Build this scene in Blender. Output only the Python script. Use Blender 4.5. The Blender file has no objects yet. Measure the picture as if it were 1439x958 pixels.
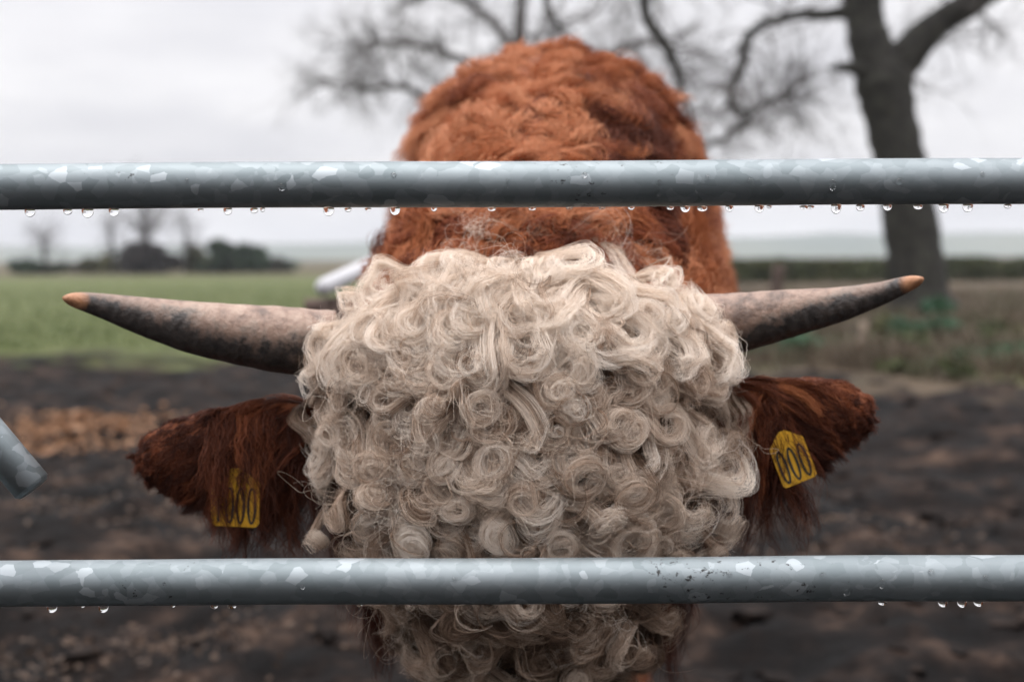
import bpy, bmesh, math, random
import numpy as np
from mathutils import Vector, Matrix
from mathutils.bvhtree import BVHTree
from mathutils.kdtree import KDTree

R = math.radians
random.seed(7)
rng = np.random.default_rng(11)
SC = bpy.context.scene
COL = SC.collection

# ------------------------------------------------------------------ camera
PITCH, ROLL = R(3.35), R(-0.30)
EYE = Vector((0.0, 0.0, 1.09))
CAMROT = Matrix.Rotation(R(90) - PITCH, 3, 'X') @ Matrix.Rotation(ROLL, 3, 'Z')
cam_data = bpy.data.cameras.new('camera')
cam_data.lens, cam_data.sensor_width = 50.0, 36.0
cam_data.clip_start, cam_data.clip_end = 0.05, 8000.0
cam_data.dof.use_dof = True
cam_data.dof.focus_distance = 1.15
cam_data.dof.aperture_fstop = 4.5
cam_data.dof.aperture_blades = 9
cam = bpy.data.objects.new('camera', cam_data)
COL.objects.link(cam)
cam.matrix_world = Matrix.Translation(EYE) @ CAMROT.to_4x4()
SC.camera = cam

# ------------------------------------------------------------------ world: overcast sky
SUN_EL, SUN_AZ = R(80), R(284)
w = bpy.data.worlds.new('World'); SC.world = w; w.use_nodes = True
nt = w.node_tree; nt.nodes.clear()
def N(tree, kind, **kw):
    n = tree.nodes.new(kind)
    for k, v in kw.items(): setattr(n, k, v)
    return n
L = nt.links.new
sky = N(nt, 'ShaderNodeTexSky', sky_type='NISHITA', sun_disc=False, sun_elevation=SUN_EL, sun_rotation=SUN_AZ)
tc = N(nt, 'ShaderNodeTexCoord')
sep = N(nt, 'ShaderNodeSeparateXYZ'); L(tc.outputs['Generated'], sep.inputs[0])
up = N(nt, 'ShaderNodeMath', operation='MAXIMUM'); L(sep.outputs['Z'], up.inputs[0]); up.inputs[1].default_value = 0.0
den = N(nt, 'ShaderNodeMath', operation='ADD'); L(up.outputs[0], den.inputs[0]); den.inputs[1].default_value = 0.22
dx = N(nt, 'ShaderNodeMath', operation='DIVIDE'); L(sep.outputs['X'], dx.inputs[0]); L(den.outputs[0], dx.inputs[1])
dy = N(nt, 'ShaderNodeMath', operation='DIVIDE'); L(sep.outputs['Y'], dy.inputs[0]); L(den.outputs[0], dy.inputs[1])
cmb = N(nt, 'ShaderNodeCombineXYZ'); L(dx.outputs[0], cmb.inputs[0]); L(dy.outputs[0], cmb.inputs[1])
cl = N(nt, 'ShaderNodeTexNoise'); L(cmb.outputs[0], cl.inputs['Vector'])
cl.inputs['Scale'].default_value = 1.35; cl.inputs['Detail'].default_value = 5.0; cl.inputs['Roughness'].default_value = 0.5
ramp = N(nt, 'ShaderNodeValToRGB'); L(cl.outputs['Fac'], ramp.inputs[0])
ramp.color_ramp.elements[0].position = 0.34; ramp.color_ramp.elements[0].color = (0.74, 0.73, 0.765, 1)
ramp.color_ramp.elements[1].position = 0.66; ramp.color_ramp.elements[1].color = (1.0, 0.98, 0.99, 1)
# the dome of an overcast sky brightens evenly towards the zenith
sq = N(nt, 'ShaderNodeMath', operation='MULTIPLY'); L(up.outputs[0], sq.inputs[0]); L(up.outputs[0], sq.inputs[1])
grad = N(nt, 'ShaderNodeMapRange'); L(sq.outputs[0], grad.inputs['Value'])
grad.inputs['From Min'].default_value = 0.0; grad.inputs['From Max'].default_value = 1.0
grad.inputs['To Min'].default_value = 10.2; grad.inputs['To Max'].default_value = 42.0
mul = N(nt, 'ShaderNodeVectorMath', operation='SCALE'); L(ramp.outputs[0], mul.inputs[0]); L(grad.outputs[0], mul.inputs['Scale'])
mix = N(nt, 'ShaderNodeMix', data_type='RGBA'); mix.inputs['Factor'].default_value = 0.95
L(sky.outputs[0], mix.inputs['A']); L(mul.outputs[0], mix.inputs['B'])
bg = N(nt, 'ShaderNodeBackground'); bg.inputs['Strength'].default_value = 0.10
L(mix.outputs['Result'], bg.inputs['Color'])
wo = N(nt, 'ShaderNodeOutputWorld'); L(bg.outputs[0], wo.inputs['Surface'])

# ------------------------------------------------------------------ sun through the cloud
sl = bpy.data.lights.new('sun', 'SUN'); sl.energy = 1.5; sl.angle = R(40); sl.color = (1.0, 0.965, 0.92)
so = bpy.data.objects.new('sun', sl); COL.objects.link(so)
sun_from = Vector((-0.16, 0.04, 0.98)).normalized()
so.rotation_euler = sun_from.to_track_quat('Z', 'Y').to_euler()
so.location = (0, 0, 30)

# ------------------------------------------------------------------ exposure, render
vs = SC.view_settings
vs.view_transform = 'Standard'; vs.look = 'None'; vs.exposure = 0.0; vs.gamma = 1.0; vs.use_curve_mapping = False
SC.render.engine = 'CYCLES'
SC.cycles.use_denoising = True
SC.cycles.max_bounces = 10
SC.cycles.transparent_max_bounces = 8
SC.cycles.volume_bounces = 0
SC.cycles.sample_clamp_indirect = 6.0
SC.cycles_curves.shape = 'RIBBONS'
SC.cycles_curves.subdivisions = 2

# ================================================================== helpers
FPX = 50.0 / 36.0 * 1439.0
def at(px, py, depth):
    """point on the sight line of a picture spot, standing at world Y = depth (metres)"""
    d = CAMROT @ Vector(((px - 719.5) / FPX, -(py - 479.0) / FPX, -1.0))
    return EYE + d * (depth / d.y)
def pxm(depth): return depth / FPX          # metres per photo pixel at that depth

def hash2(ix, iy, seed):
    h = (ix.astype(np.int64) * 374761393 + iy.astype(np.int64) * 668265263 + seed * 982451653) & 0x7fffffff
    h = ((h ^ (h >> 13)) * 1274126177) & 0x7fffffff
    return ((h ^ (h >> 16)) & 0xffff) / 65535.0
def vnoise(x, y, seed=0):
    ix, iy = np.floor(x), np.floor(y); fx, fy = x - ix, y - iy
    fx = fx * fx * (3 - 2 * fx); fy = fy * fy * (3 - 2 * fy)
    a = hash2(ix, iy, seed); b = hash2(ix + 1, iy, seed); c = hash2(ix, iy + 1, seed); d = hash2(ix + 1, iy + 1, seed)
    return (a * (1 - fx) + b * fx) * (1 - fy) + (c * (1 - fx) + d * fx) * fy
def fbm(x, y, seed=0, oct=4):
    s = 0; a = 0.5
    for o in range(oct):
        s = s + a * vnoise(x * 2 ** o, y * 2 ** o, seed + o * 17); a *= 0.5
    return s

def tag(o, label=None, cat=None, group=None, kind=None):
    if label: o['label'] = label
    if cat: o['category'] = cat
    if group: o['group'] = group
    if kind: o['kind'] = kind
    return o
def empty(name, loc):
    o = bpy.data.objects.new(name, None); COL.objects.link(o); o.location = loc
    o.empty_display_size = 0.1
    return o
def adopt(o, parent):
    if parent is not None:
        o.parent = parent
        o.matrix_parent_inverse = Matrix.Translation(parent_world(parent)).inverted()
def parent_world(p):
    v = Vector(p.location)
    q = p
    while q.parent is not None:
        v = v + q.matrix_parent_inverse.translation + q.parent.location
        q = q.parent
    return v
def link(name, me, mat, parent=None):
    o = bpy.data.objects.new(name, me); COL.objects.link(o)
    if mat is not None and not me.materials: me.materials.append(mat)
    adopt(o, parent)
    return o

class MB:
    """collects vertices and faces for one mesh"""
    def __init__(s): s.v = []; s.f = []; s.n = 0
    def add(s, v, f):
        s.v.append(np.asarray(v, dtype=float)); s.f.extend([tuple(i + s.n for i in q) for q in f]); s.n += len(v)
    def tube(s, pts, rad, sides=6, cap=True):
        pts = np.asarray([tuple(p) for p in pts], dtype=float); n = len(pts)
        rad = np.broadcast_to(np.asarray(rad, dtype=float), (n,))
        t = np.gradient(pts, axis=0); t /= np.linalg.norm(t, axis=1)[:, None] + 1e-12
        ref = np.array((0.31, 0.17, 0.93)) if abs(t[0][2]) < 0.9 else np.array((0.97, 0.2, 0.1))
        vs = []
        u = np.cross(ref, t[0]); u /= np.linalg.norm(u)
        for i in range(n):
            u = u - t[i] * np.dot(u, t[i]); u /= np.linalg.norm(u) + 1e-12
            b = np.cross(t[i], u)
            for k in range(sides):
                a = 2 * math.pi * k / sides
                vs.append(pts[i] + rad[i] * (math.cos(a) * u + math.sin(a) * b))
        f = []
        for i in range(n - 1):
            for k in range(sides):
                k2 = (k + 1) % sides
                f.append((i * sides + k, i * sides + k2, (i + 1) * sides + k2, (i + 1) * sides + k))
        if cap:
            f.append(tuple(range(sides))[::-1]); f.append(tuple(range((n - 1) * sides, n * sides)))
        s.add(vs, f)
    def box(s, c, h, rot=None):
        c = Vector(c); v = []
        for x in (-1, 1):
            for y in (-1, 1):
                for z in (-1, 1):
                    p = Vector((x * h[0], y * h[1], z * h[2]))
                    if rot is not None: p = rot @ p
                    v.append(tuple(c + p))
        s.add(v, [(0, 1, 3, 2), (4, 6, 7, 5), (0, 4, 5, 1), (2, 3, 7, 6), (0, 2, 6, 4), (1, 5, 7, 3)])
    def mesh(s, name, smooth=True):
        me = bpy.data.meshes.new(name)
        me.from_pydata(np.concatenate(s.v).tolist(), [], s.f)
        if smooth: me.polygons.foreach_set('use_smooth', [True] * len(me.polygons))
        me.update()
        return me
    def build(s, name, mat, parent=None, smooth=True):
        return link(name, s.mesh(name, smooth), mat, parent)

# ------------------------------------------------------------------ materials
def new_mat(name):
    m = bpy.data.materials.new(name); m.use_nodes = True
    t = m.node_tree; b = t.nodes['Principled BSDF']
    return m, t, b
def ramp_node(t, fac, stops):
    r = t.nodes.new('ShaderNodeValToRGB')
    el = r.color_ramp.elements
    while len(el) < len(stops): el.new(0.5)
    for e, (p, c) in zip(el, stops): e.position = p; e.color = (*c, 1)
    t.links.new(fac, r.inputs[0])
    return r
def noise_node(t, scale, detail=4, rough=0.55, vec=None, distort=0.0):
    n = t.nodes.new('ShaderNodeTexNoise')
    n.inputs['Scale'].default_value = scale; n.inputs['Detail'].default_value = detail
    n.inputs['Roughness'].default_value = rough; n.inputs['Distortion'].default_value = distort
    if vec is not None: t.links.new(vec, n.inputs['Vector'])
    return n
def bump(t, b, height, strength=0.4, dist=0.01):
    n = t.nodes.new('ShaderNodeBump'); n.inputs['Strength'].default_value = strength; n.inputs['Distance'].default_value = dist
    t.links.new(height, n.inputs['Height']); t.links.new(n.outputs[0], b.inputs['Normal'])
    return n
def noisy(name, stops, scale=6.0, rough=0.8, bstr=0.4, bdist=0.01, detail=5, spec=0.3):
    m, t, b = new_mat(name)
    g = t.nodes.new('ShaderNodeNewGeometry')
    n = noise_node(t, scale, detail, 0.6, g.outputs['Position'])
    r = ramp_node(t, n.outputs['Fac'], stops)
    t.links.new(r.outputs[0], b.inputs['Base Color'])
    b.inputs['Roughness'].default_value = rough; b.inputs['Specular IOR Level'].default_value = spec
    if bstr: bump(t, b, n.outputs['Fac'], bstr, bdist)
    return m

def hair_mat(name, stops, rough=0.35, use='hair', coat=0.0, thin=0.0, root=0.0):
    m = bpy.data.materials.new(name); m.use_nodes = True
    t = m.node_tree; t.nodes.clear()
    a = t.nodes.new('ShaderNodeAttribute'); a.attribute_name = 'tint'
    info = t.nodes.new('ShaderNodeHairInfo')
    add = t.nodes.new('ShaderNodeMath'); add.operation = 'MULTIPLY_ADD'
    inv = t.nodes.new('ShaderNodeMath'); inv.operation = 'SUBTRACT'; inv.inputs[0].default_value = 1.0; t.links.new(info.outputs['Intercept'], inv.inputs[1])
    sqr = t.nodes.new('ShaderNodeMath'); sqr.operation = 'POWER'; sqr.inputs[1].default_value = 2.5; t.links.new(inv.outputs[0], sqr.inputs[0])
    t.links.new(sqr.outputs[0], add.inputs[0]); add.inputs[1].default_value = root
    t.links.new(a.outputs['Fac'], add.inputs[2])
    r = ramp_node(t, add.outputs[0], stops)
    o = t.nodes.new('ShaderNodeOutputMaterial')
    if use == 'hair':
        b = t.nodes.new('ShaderNodeBsdfHairPrincipled')
        b.model = 'CHIANG'; b.parametrization = 'COLOR'
        t.links.new(r.outputs[0], b.inputs['Color'])
        b.inputs['Roughness'].default_value = rough; b.inputs['Radial Roughness'].default_value = 0.55
        b.inputs['Coat'].default_value = coat
        b.inputs['Random Roughness'].default_value = 0.2
        t.links.new(b.outputs[0], o.inputs['Surface'])
    else:
        b = t.nodes.new('ShaderNodeBsdfPrincipled')
        t.links.new(r.outputs[0], b.inputs['Base Color'])
        b.inputs['Roughness'].default_value = rough; b.inputs['Specular IOR Level'].default_value = 0.35 if thin else 0.12
        if thin:
            tr = t.nodes.new('ShaderNodeBsdfTranslucent'); t.links.new(r.outputs[0], tr.inputs['Color'])
            ms = t.nodes.new('ShaderNodeMixShader'); ms.inputs[0].default_value = thin
            t.links.new(b.outputs[0], ms.inputs[1]); t.links.new(tr.outputs[0], ms.inputs[2]); t.links.new(ms.outputs[0], o.inputs['Surface'])
        else:
            t.links.new(b.outputs[0], o.inputs['Surface'])
    return m

CREAM = [(0.0, (0.95, 0.865, 0.775)), (0.35, (0.78, 0.65, 0.535)), (0.65, (0.46, 0.32, 0.23)), (1.0, (0.13, 0.078, 0.05))]
RUST = [(0.0, (0.56, 0.25, 0.13)), (0.4, (0.40, 0.135, 0.052)), (0.75, (0.21, 0.056, 0.024)), (1.0, (0.10, 0.028, 0.014))]
DARKR = [(0.0, (0.42, 0.15, 0.06)), (0.5, (0.19, 0.055, 0.024)), (1.0, (0.05, 0.016, 0.010))]
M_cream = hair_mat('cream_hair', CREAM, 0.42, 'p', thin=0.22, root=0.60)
M_rust = hair_mat('rust_hair', RUST, 0.45, 'p')
M_ear = hair_mat('ear_hair', DARKR, 0.40, 'p')

# ground
M_ground, t, b = new_mat('ground')
g = t.nodes.new('ShaderNodeNewGeometry')
am = t.nodes.new('ShaderNodeAttribute'); am.attribute_name = 'mud'
ad = t.nodes.new('ShaderNodeAttribute'); ad.attribute_name = 'dry'
n1 = noise_node(t, 2.4, 7, 0.72, g.outputs['Position']); n2 = noise_node(t, 0.9, 4, 0.6, g.outputs['Position']); n3 = noise_node(t, 22.0, 4, 0.6, g.outputs['Position'])
mudc = ramp_node(t, n1.outputs['Fac'], [(0.42, (0.004, 0.0035, 0.0035)), (0.51, (0.009, 0.0067, 0.006)), (0.57, (0.024, 0.0165, 0.0135)), (0.67, (0.075, 0.049, 0.036))])
grc = ramp_node(t, n2.outputs['Fac'], [(0.25, (0.062, 0.080, 0.030)), (0.5, (0.092, 0.110, 0.042)), (0.75, (0.122, 0.122, 0.054))])
dryc = ramp_node(t, n2.outputs['Fac'], [(0.3, (0.052, 0.043, 0.030)), (0.7, (0.115, 0.085, 0.060))])
mx = t.nodes.new('ShaderNodeMix'); mx.data_type = 'RGBA'; t.links.new(ad.outputs['Fac'], mx.inputs['Factor']); t.links.new(grc.outputs[0], mx.inputs['A']); t.links.new(dryc.outputs[0], mx.inputs['B'])
mx2 = t.nodes.new('ShaderNodeMix'); mx2.data_type = 'RGBA'; t.links.new(am.outputs['Fac'], mx2.inputs['Factor']); t.links.new(mx.outputs['Result'], mx2.inputs['A']); t.links.new(mudc.outputs[0], mx2.inputs['B'])
t.links.new(mx2.outputs['Result'], b.inputs['Base Color'])
rr = t.nodes.new('ShaderNodeMapRange'); t.links.new(n1.outputs['Fac'], rr.inputs['Value']); rr.inputs['From Min'].default_value = 0.3; rr.inputs['From Max'].default_value = 0.6
rr.inputs['To Min'].default_value = 0.55; rr.inputs['To Max'].default_value = 0.85; t.links.new(rr.outputs[0], b.inputs['Roughness'])
b.inputs['Specular IOR Level'].default_value = 0.06
bump(t, b, n3.outputs['Fac'], 0.6, 0.03)

M_leaf_litter = noisy('leaf_litter', [(0.3, (0.12, 0.060, 0.030)), (0.5, (0.30, 0.155, 0.080)), (0.7, (0.38, 0.24, 0.155))], 9.0, 0.7, 0.0)
M_straw = noisy('straw', [(0.3, (0.04, 0.027, 0.02)), (0.7, (0.13, 0.085, 0.06))], 9.0, 0.75, 0.0)
M_clod = noisy('mud_clod', [(0.3, (0.006, 0.005, 0.005)), (0.55, (0.017, 0.013, 0.0115)), (0.75, (0.05, 0.035, 0.028))], 5.0, 0.8, 0.6, 0.02, spec=0.06)
M_grass = noisy('grass_blades', [(0.3, (0.055, 0.084, 0.022)), (0.7, (0.11, 0.13, 0.044))], 1.2, 0.6, 0.0)
M_drygrass = noisy('dry_grass', [(0.3, (0.058, 0.046, 0.030)), (0.52, (0.115, 0.085, 0.058)), (0.66, (0.042, 0.066, 0.026))], 0.8, 0.7, 0.0)
M_bark = noisy('oak_bark', [(0.3, (0.014, 0.013, 0.012)), (0.55, (0.034, 0.032, 0.027)), (0.75, (0.06, 0.06, 0.046))], 5.0, 0.9, 0.8, 0.05)
M_twig = noisy('twig_bark', [(0.3, (0.06, 0.052, 0.05)), (0.7, (0.11, 0.098, 0.093))], 3.0, 0.9, 0.0)
M_darktwig = noisy('dark_twigs', [(0.3, (0.028, 0.026, 0.026)), (0.7, (0.06, 0.052, 0.05))], 0.8, 0.9, 0.0)
M_evergreen = noisy('evergreen', [(0.3, (0.022, 0.040, 0.026)), (0.7, (0.05, 0.075, 0.042))], 0.6, 0.8, 0.0)
M_olive = noisy('olive_shrub', [(0.3, (0.07, 0.075, 0.03)), (0.7, (0.125, 0.12, 0.06))], 0.6, 0.8, 0.0)
M_hedge = noisy('hedge_leaf', [(0.3, (0.030, 0.040, 0.016)), (0.6, (0.062, 0.07, 0.026)), (0.8, (0.11, 0.10, 0.05))], 0.7, 0.8, 0.0)
M_bramble = noisy('bramble_leaf', [(0.3, (0.022, 0.07, 0.035)), (0.7, (0.05, 0.12, 0.06))], 2.0, 0.55, 0.0)
M_hill = noisy('hill_fields', [(0.35, (0.05, 0.075, 0.05)), (0.65, (0.11, 0.125, 0.08))], 0.004, 0.95, 0.0)
M_wood = noisy('weathered_timber', [(0.3, (0.055, 0.038, 0.032)), (0.7, (0.13, 0.09, 0.075))], 12.0, 0.85, 0.5)
M_palewood = noisy('pale_timber', [(0.3, (0.16, 0.125, 0.095)), (0.7, (0.27, 0.21, 0.16))], 12.0, 0.85, 0.5)
M_palemetal = noisy('pale_metal', [(0.3, (0.42, 0.42, 0.44)), (0.7, (0.52, 0.52, 0.54))], 8.0, 0.45, 0.1)

# galvanised steel with zinc spangles
def galvanised(name, seed):
    m, t, b = new_mat(name)
    g = t.nodes.new('ShaderNodeNewGeometry')
    mp = t.nodes.new('ShaderNodeMapping'); t.links.new(g.outputs['Position'], mp.inputs[0])
    mp.inputs['Location'].default_value = (seed * 3.7, seed * 1.3, 0)
    mp.inputs['Scale'].default_value = (0.8, 1.0, 1.0)
    nz = noise_node(t, 60, 3, 0.6, mp.outputs[0])
    wob = t.nodes.new('ShaderNodeVectorMath'); wob.operation = 'SCALE'; wob.inputs['Scale'].default_value = 0.007; t.links.new(nz.outputs['Color'], wob.inputs[0])
    add = t.nodes.new('ShaderNodeVectorMath'); t.links.new(mp.outputs[0], add.inputs[0]); t.links.new(wob.outputs[0], add.inputs[1])
    vo = t.nodes.new('ShaderNodeTexVoronoi'); vo.inputs['Scale'].default_value = 100; t.links.new(add.outputs[0], vo.inputs['Vector'])
    vo2 = t.nodes.new('ShaderNodeTexVoronoi'); vo2.inputs['Scale'].default_value = 120; t.links.new(add.outputs[0], vo2.inputs['Vector'])
    sp = t.nodes.new('ShaderNodeSeparateColor'); t.links.new(vo.outputs['Color'], sp.inputs[0])
    sp2 = t.nodes.new('ShaderNodeSeparateColor'); t.links.new(vo2.outputs['Color'], sp2.inputs[0])
    bigz = noise_node(t, 7, 3, 0.6, mp.outputs[0])
    base = ramp_node(t, bigz.outputs['Fac'], [(0.3, (0.165, 0.197, 0.208)), (0.7, (0.235, 0.266, 0.278))])
    # bright crystal flakes: the few cells above a threshold
    th = t.nodes.new('ShaderNodeMath'); th.operation = 'GREATER_THAN'; th.inputs[1].default_value = 0.885; t.links.new(sp.outputs[0], th.inputs[0])
    th2 = t.nodes.new('ShaderNodeMath'); th2.operation = 'GREATER_THAN'; th2.inputs[1].default_value = 0.86; t.links.new(sp2.outputs[1], th2.inputs[0])
    h2 = t.nodes.new('ShaderNodeMath'); h2.operation = 'MULTIPLY'; h2.inputs[1].default_value = 0.35; t.links.new(th2.outputs[0], h2.inputs[0])
    mxx = t.nodes.new('ShaderNodeMath'); mxx.operation = 'MAXIMUM'; t.links.new(th.outputs[0], mxx.inputs[0]); t.links.new(h2.outputs[0], mxx.inputs[1])
    var = t.nodes.new('ShaderNodeMath'); var.operation = 'MULTIPLY'; t.links.new(sp.outputs[1], var.inputs[0]); t.links.new(mxx.outputs[0], var.inputs[1])
    fl = t.nodes.new('ShaderNodeMix'); fl.data_type = 'RGBA'; soft = t.nodes.new('ShaderNodeMath'); soft.operation = 'MULTIPLY_ADD'; soft.inputs[1].default_value = 0.38; t.links.new(sp.outputs[2], soft.inputs[0]); t.links.new(var.outputs[0], soft.inputs[2]); t.links.new(soft.outputs[0], fl.inputs['Factor'])
    t.links.new(base.outputs[0], fl.inputs['A']); fl.inputs['B'].default_value = (0.37, 0.405, 0.425, 1)
    # dirt specks and grey stains
    dn = noise_node(t, 160, 3, 0.7, mp.outputs[0]); dn2 = noise_node(t, 9, 2, 0.5, mp.outputs[0])
    dm = t.nodes.new('ShaderNodeMath'); dm.operation = 'MULTIPLY'; t.links.new(dn.outputs['Fac'], dm.inputs[0]); t.links.new(dn2.outputs['Fac'], dm.inputs[1])
    dr = ramp_node(t, dm.outputs[0], [(0.40, (0, 0, 0)), (0.45, (1, 1, 1))])
    fin = t.nodes.new('ShaderNodeMix'); fin.data_type = 'RGBA'; t.links.new(dr.outputs[0], fin.inputs['Factor']); t.links.new(fl.outputs['Result'], fin.inputs['A']); fin.inputs['B'].default_value = (0.05, 0.05, 0.05, 1)
    t.links.new(fin.outputs['Result'], b.inputs['Base Color'])
    b.inputs['Metallic'].default_value = 0.9
    ro = t.nodes.new('ShaderNodeMapRange'); t.links.new(var.outputs[0], ro.inputs['Value']); ro.inputs['To Min'].default_value = 0.58; ro.inputs['To Max'].default_value = 0.60
    t.links.new(ro.outputs[0], b.inputs['Roughness'])
    bump(t, b, nz.outputs['Fac'], 0.12, 0.002)
    return m
M_galv = galvanised('galvanised_steel', 1.0)
M_galv2 = galvanised('galvanised_steel_worn', 2.0)

M_water, t, b = new_mat('water_drop')
b.inputs['Base Color'].default_value = (1, 1, 1, 1); b.inputs['Transmission Weight'].default_value = 1.0
b.inputs['IOR'].default_value = 1.333; b.inputs['Roughness'].default_value = 0.0

# ================================================================== ground
def mud_edge(x):
    # how far the poached mud reaches (m) at world x: further out in the field side, nearer by the tree
    return np.where(x < 0, 16.5 + 0.35 * x * 0.0, 16.5 - 0.95 * np.minimum(x, 4.5)) + 3.0 * (fbm(x * 0.6, x * 0 + 3.3, 5) - 0.47)
def ground_z(x, y):
    z = 0.10 * (fbm(x * 0.5, y * 0.5, 1) - 0.47)
    m = np.clip((mud_edge(x) + 1.0 - y) / 2.5, 0, 1)
    near = np.clip((y + 1.5) / 2.0, 0, 1)
    lump = fbm(x * 2.3, y * 2.3, 21, 3); fine = fbm(x * 7, y * 7, 41, 3)
    pits = np.clip(0.42 - vnoise(x * 3.1 + 5, y * 3.1, 77), 0, 1)
    z = z + m * near * (0.20 * (lump - 0.45) + 0.10 * (fine - 0.45) - 0.22 * pits)
    z = z + (1 - m) * 0.05 * (fbm(x * 3, y * 3, 9, 2) - 0.4)
    q = np.clip((-1.6 - y) / 2.2, 0, 1); z = z + 2.5 * q * q * (3 - 2 * q)      # added unseen bank behind the camera, cuts the frontal sky light
    return z * np.clip(1 - (y - 120) / 400, 0, 1)
rows = np.concatenate([np.linspace(-14, 2.4, 60), 2.5 * np.exp(np.arange(0, 300) * 0.0072), 21.8 * np.exp(np.arange(1, 90) * 0.052)])
cols = np.linspace(-1, 1, 380); cols = np.sign(cols) * np.abs(cols) ** 1.5
YY, TT = np.meshgrid(rows, cols, indexing='ij')
XX = TT * (4.0 + 1.1 * np.maximum(YY, 0))
ZZ = ground_z(XX, YY)
gv = np.stack([XX, YY, ZZ], -1).reshape(-1, 3)
nr, nc = XX.shape
idx = np.arange(nr * nc).reshape(nr, nc)
gf = np.stack([idx[:-1, :-1], idx[:-1, 1:], idx[1:, 1:], idx[1:, :-1]], -1).reshape(-1, 4)
gm = bpy.data.meshes.new('ground'); gm.from_pydata(gv.tolist(), [], gf.tolist())
gm.polygons.foreach_set('use_smooth', [True] * len(gm.polygons))
x, y = gv[:, 0], gv[:, 1]
mud = np.clip((mud_edge(x) + 2.2 * (fbm(x * 1.7, y * 1.7, 60) - 0.47) * 3.2 - y) / 2.0, 0, 1)
dry = np.where(x > 0.2 * y * 0 + 1.5, np.clip((fbm(x * 0.35, y * 0.35, 90) - 0.26) * 5 + np.clip((y - 22) / 8, 0, 1), 0, 1), np.clip((y - 86) / 6, 0, 1) * 0.75 + 0.12 * fbm(x * .4, y * .4, 33))
dry = np.clip(dry, 0, 1)
for nm, val in (('mud', mud), ('dry', dry)):
    a = gm.attributes.new(nm, 'FLOAT', 'POINT'); a.data.foreach_set('value', val.astype(np.float32))
ground = link('ground', gm, M_ground); tag(ground, kind='structure')
def gz(x, y): return float(ground_z(np.array([x]), np.array([y]))[0])

# hills on the skyline
hx = np.linspace(-2600, 2600, 90)
hv, hf = [], []
for j, (yy, k) in enumerate(((1700, 0.0), (1900, 0.75), (2200, 1.0), (2600, 0.6))):
    for i, xx in enumerate(hx):
        hgt = 12 + 26 * float(fbm(np.array([xx * 0.0016 + 3]), np.array([0.5]), 3, 4)[0]) + 6 * float(vnoise(np.array([xx * 0.01]), np.array([2.0]), 8)[0]) + (8 if xx > 0 else 0)
        hv.append((xx, yy, k * hgt - 1))
nh = len(hx)
for j in range(3):
    for i in range(nh - 1): hf.append((j * nh + i, j * nh + i + 1, (j + 1) * nh + i + 1, (j + 1) * nh + i))
mb = MB(); mb.add(hv, hf); tag(mb.build('hills', M_hill), kind='structure')

# ================================================================== leafy / grassy scatter helpers
def leaf_quads(mb, centers, size, aspect=0.6, flat=0.0):
    n = len(centers)
    a = rng.normal(size=(n, 3)); a[:, 2] *= (1 - flat); a /= np.linalg.norm(a, axis=1)[:, None]
    b_ = rng.normal(size=(n, 3)); b_ -= a * np.sum(a * b_, 1)[:, None]; b_ /= np.linalg.norm(b_, axis=1)[:, None]
    s = size * rng.uniform(0.6, 1.3, n)[:, None]
    p0 = centers - a * s; p1 = centers + b_ * s * aspect; p2 = centers + a * s; p3 = centers - b_ * s * aspect
    v = np.stack([p0, p1, p2, p3], 1).reshape(-1, 3)
    f = [(4 * i, 4 * i + 1, 4 * i + 2, 4 * i + 3) for i in range(n)]
    mb.add(v, f)
def blades(mb, xs, ys, h, wd, lean=0.5):
    n = len(xs)
    z = ground_z(xs, ys)
    ang = rng.uniform(0, 2 * math.pi, n); hh = h * rng.uniform(0.5, 1.3, n); ln = lean * hh * rng.uniform(0.2, 1.0, n)
    la = rng.uniform(0, 2 * math.pi, n)
    dx, dy = np.cos(ang) * wd, np.sin(ang) * wd
    b0 = np.stack([xs - dx, ys - dy, z - 0.01], 1); b1 = np.stack([xs + dx, ys + dy, z - 0.01], 1)
    mxp = np.stack([xs + np.cos(la) * ln * .35, ys + np.sin(la) * ln * .35, z + hh * 0.6], 1)
    tp = np.stack([xs + np.cos(la) * ln, ys + np.sin(la) * ln, z + hh * (1 - 0.3 * (ln / hh))], 1)
    off = np.stack([dx, dy, dx * 0], 1) * 0.8
    v = np.stack([b0, b1, mxp + off, mxp - off, tp], 1).reshape(-1, 3)
    f = []
    for i in range(n):
        k = 5 * i; f.append((k, k + 1, k + 2, k + 3)); f.append((k + 3, k + 2, k + 4))
    mb.add(v, f)
def field_pts(n, y0, y1, s0, s1):
    # spots spread evenly over the fan of ground between the sight slopes s0 and s1 (x / y)
    yy = np.exp(rng.uniform(math.log(y0), math.log(y1), n)); xx = yy * rng.uniform(s0, s1, n)
    return xx, yy

xs, ys = field_pts(26000, 14, 60, -0.62, 0.02)
k = ys > mud_edge(xs) + 2.0 * (fbm(xs * 1.7, ys * 1.7, 60) - 0.47) * 2
mb = MB(); blades(mb, xs[k], ys[k], 0.10, 0.008, 0.8)
tag(mb.build('grass', M_grass, smooth=False), 'short green pasture grass beyond the mud', 'grass', kind='stuff')
xs, ys = field_pts(42000, 10.5, 42, 0.10, 0.75)
k = ys > mud_edge(xs) + 2.0 * (fbm(xs * 1.7, ys * 1.7, 60) - 0.47) * 2
k &= fbm(xs * 0.9, ys * 0.9, 15) > 0.36
mb = MB(); blades(mb, xs[k], ys[k], 0.30, 0.010, 0.9)
tag(mb.build('rough_grass', M_drygrass, smooth=False), 'rough tussocky dry grass round the foot of the oak', 'grass', kind='stuff')

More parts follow.
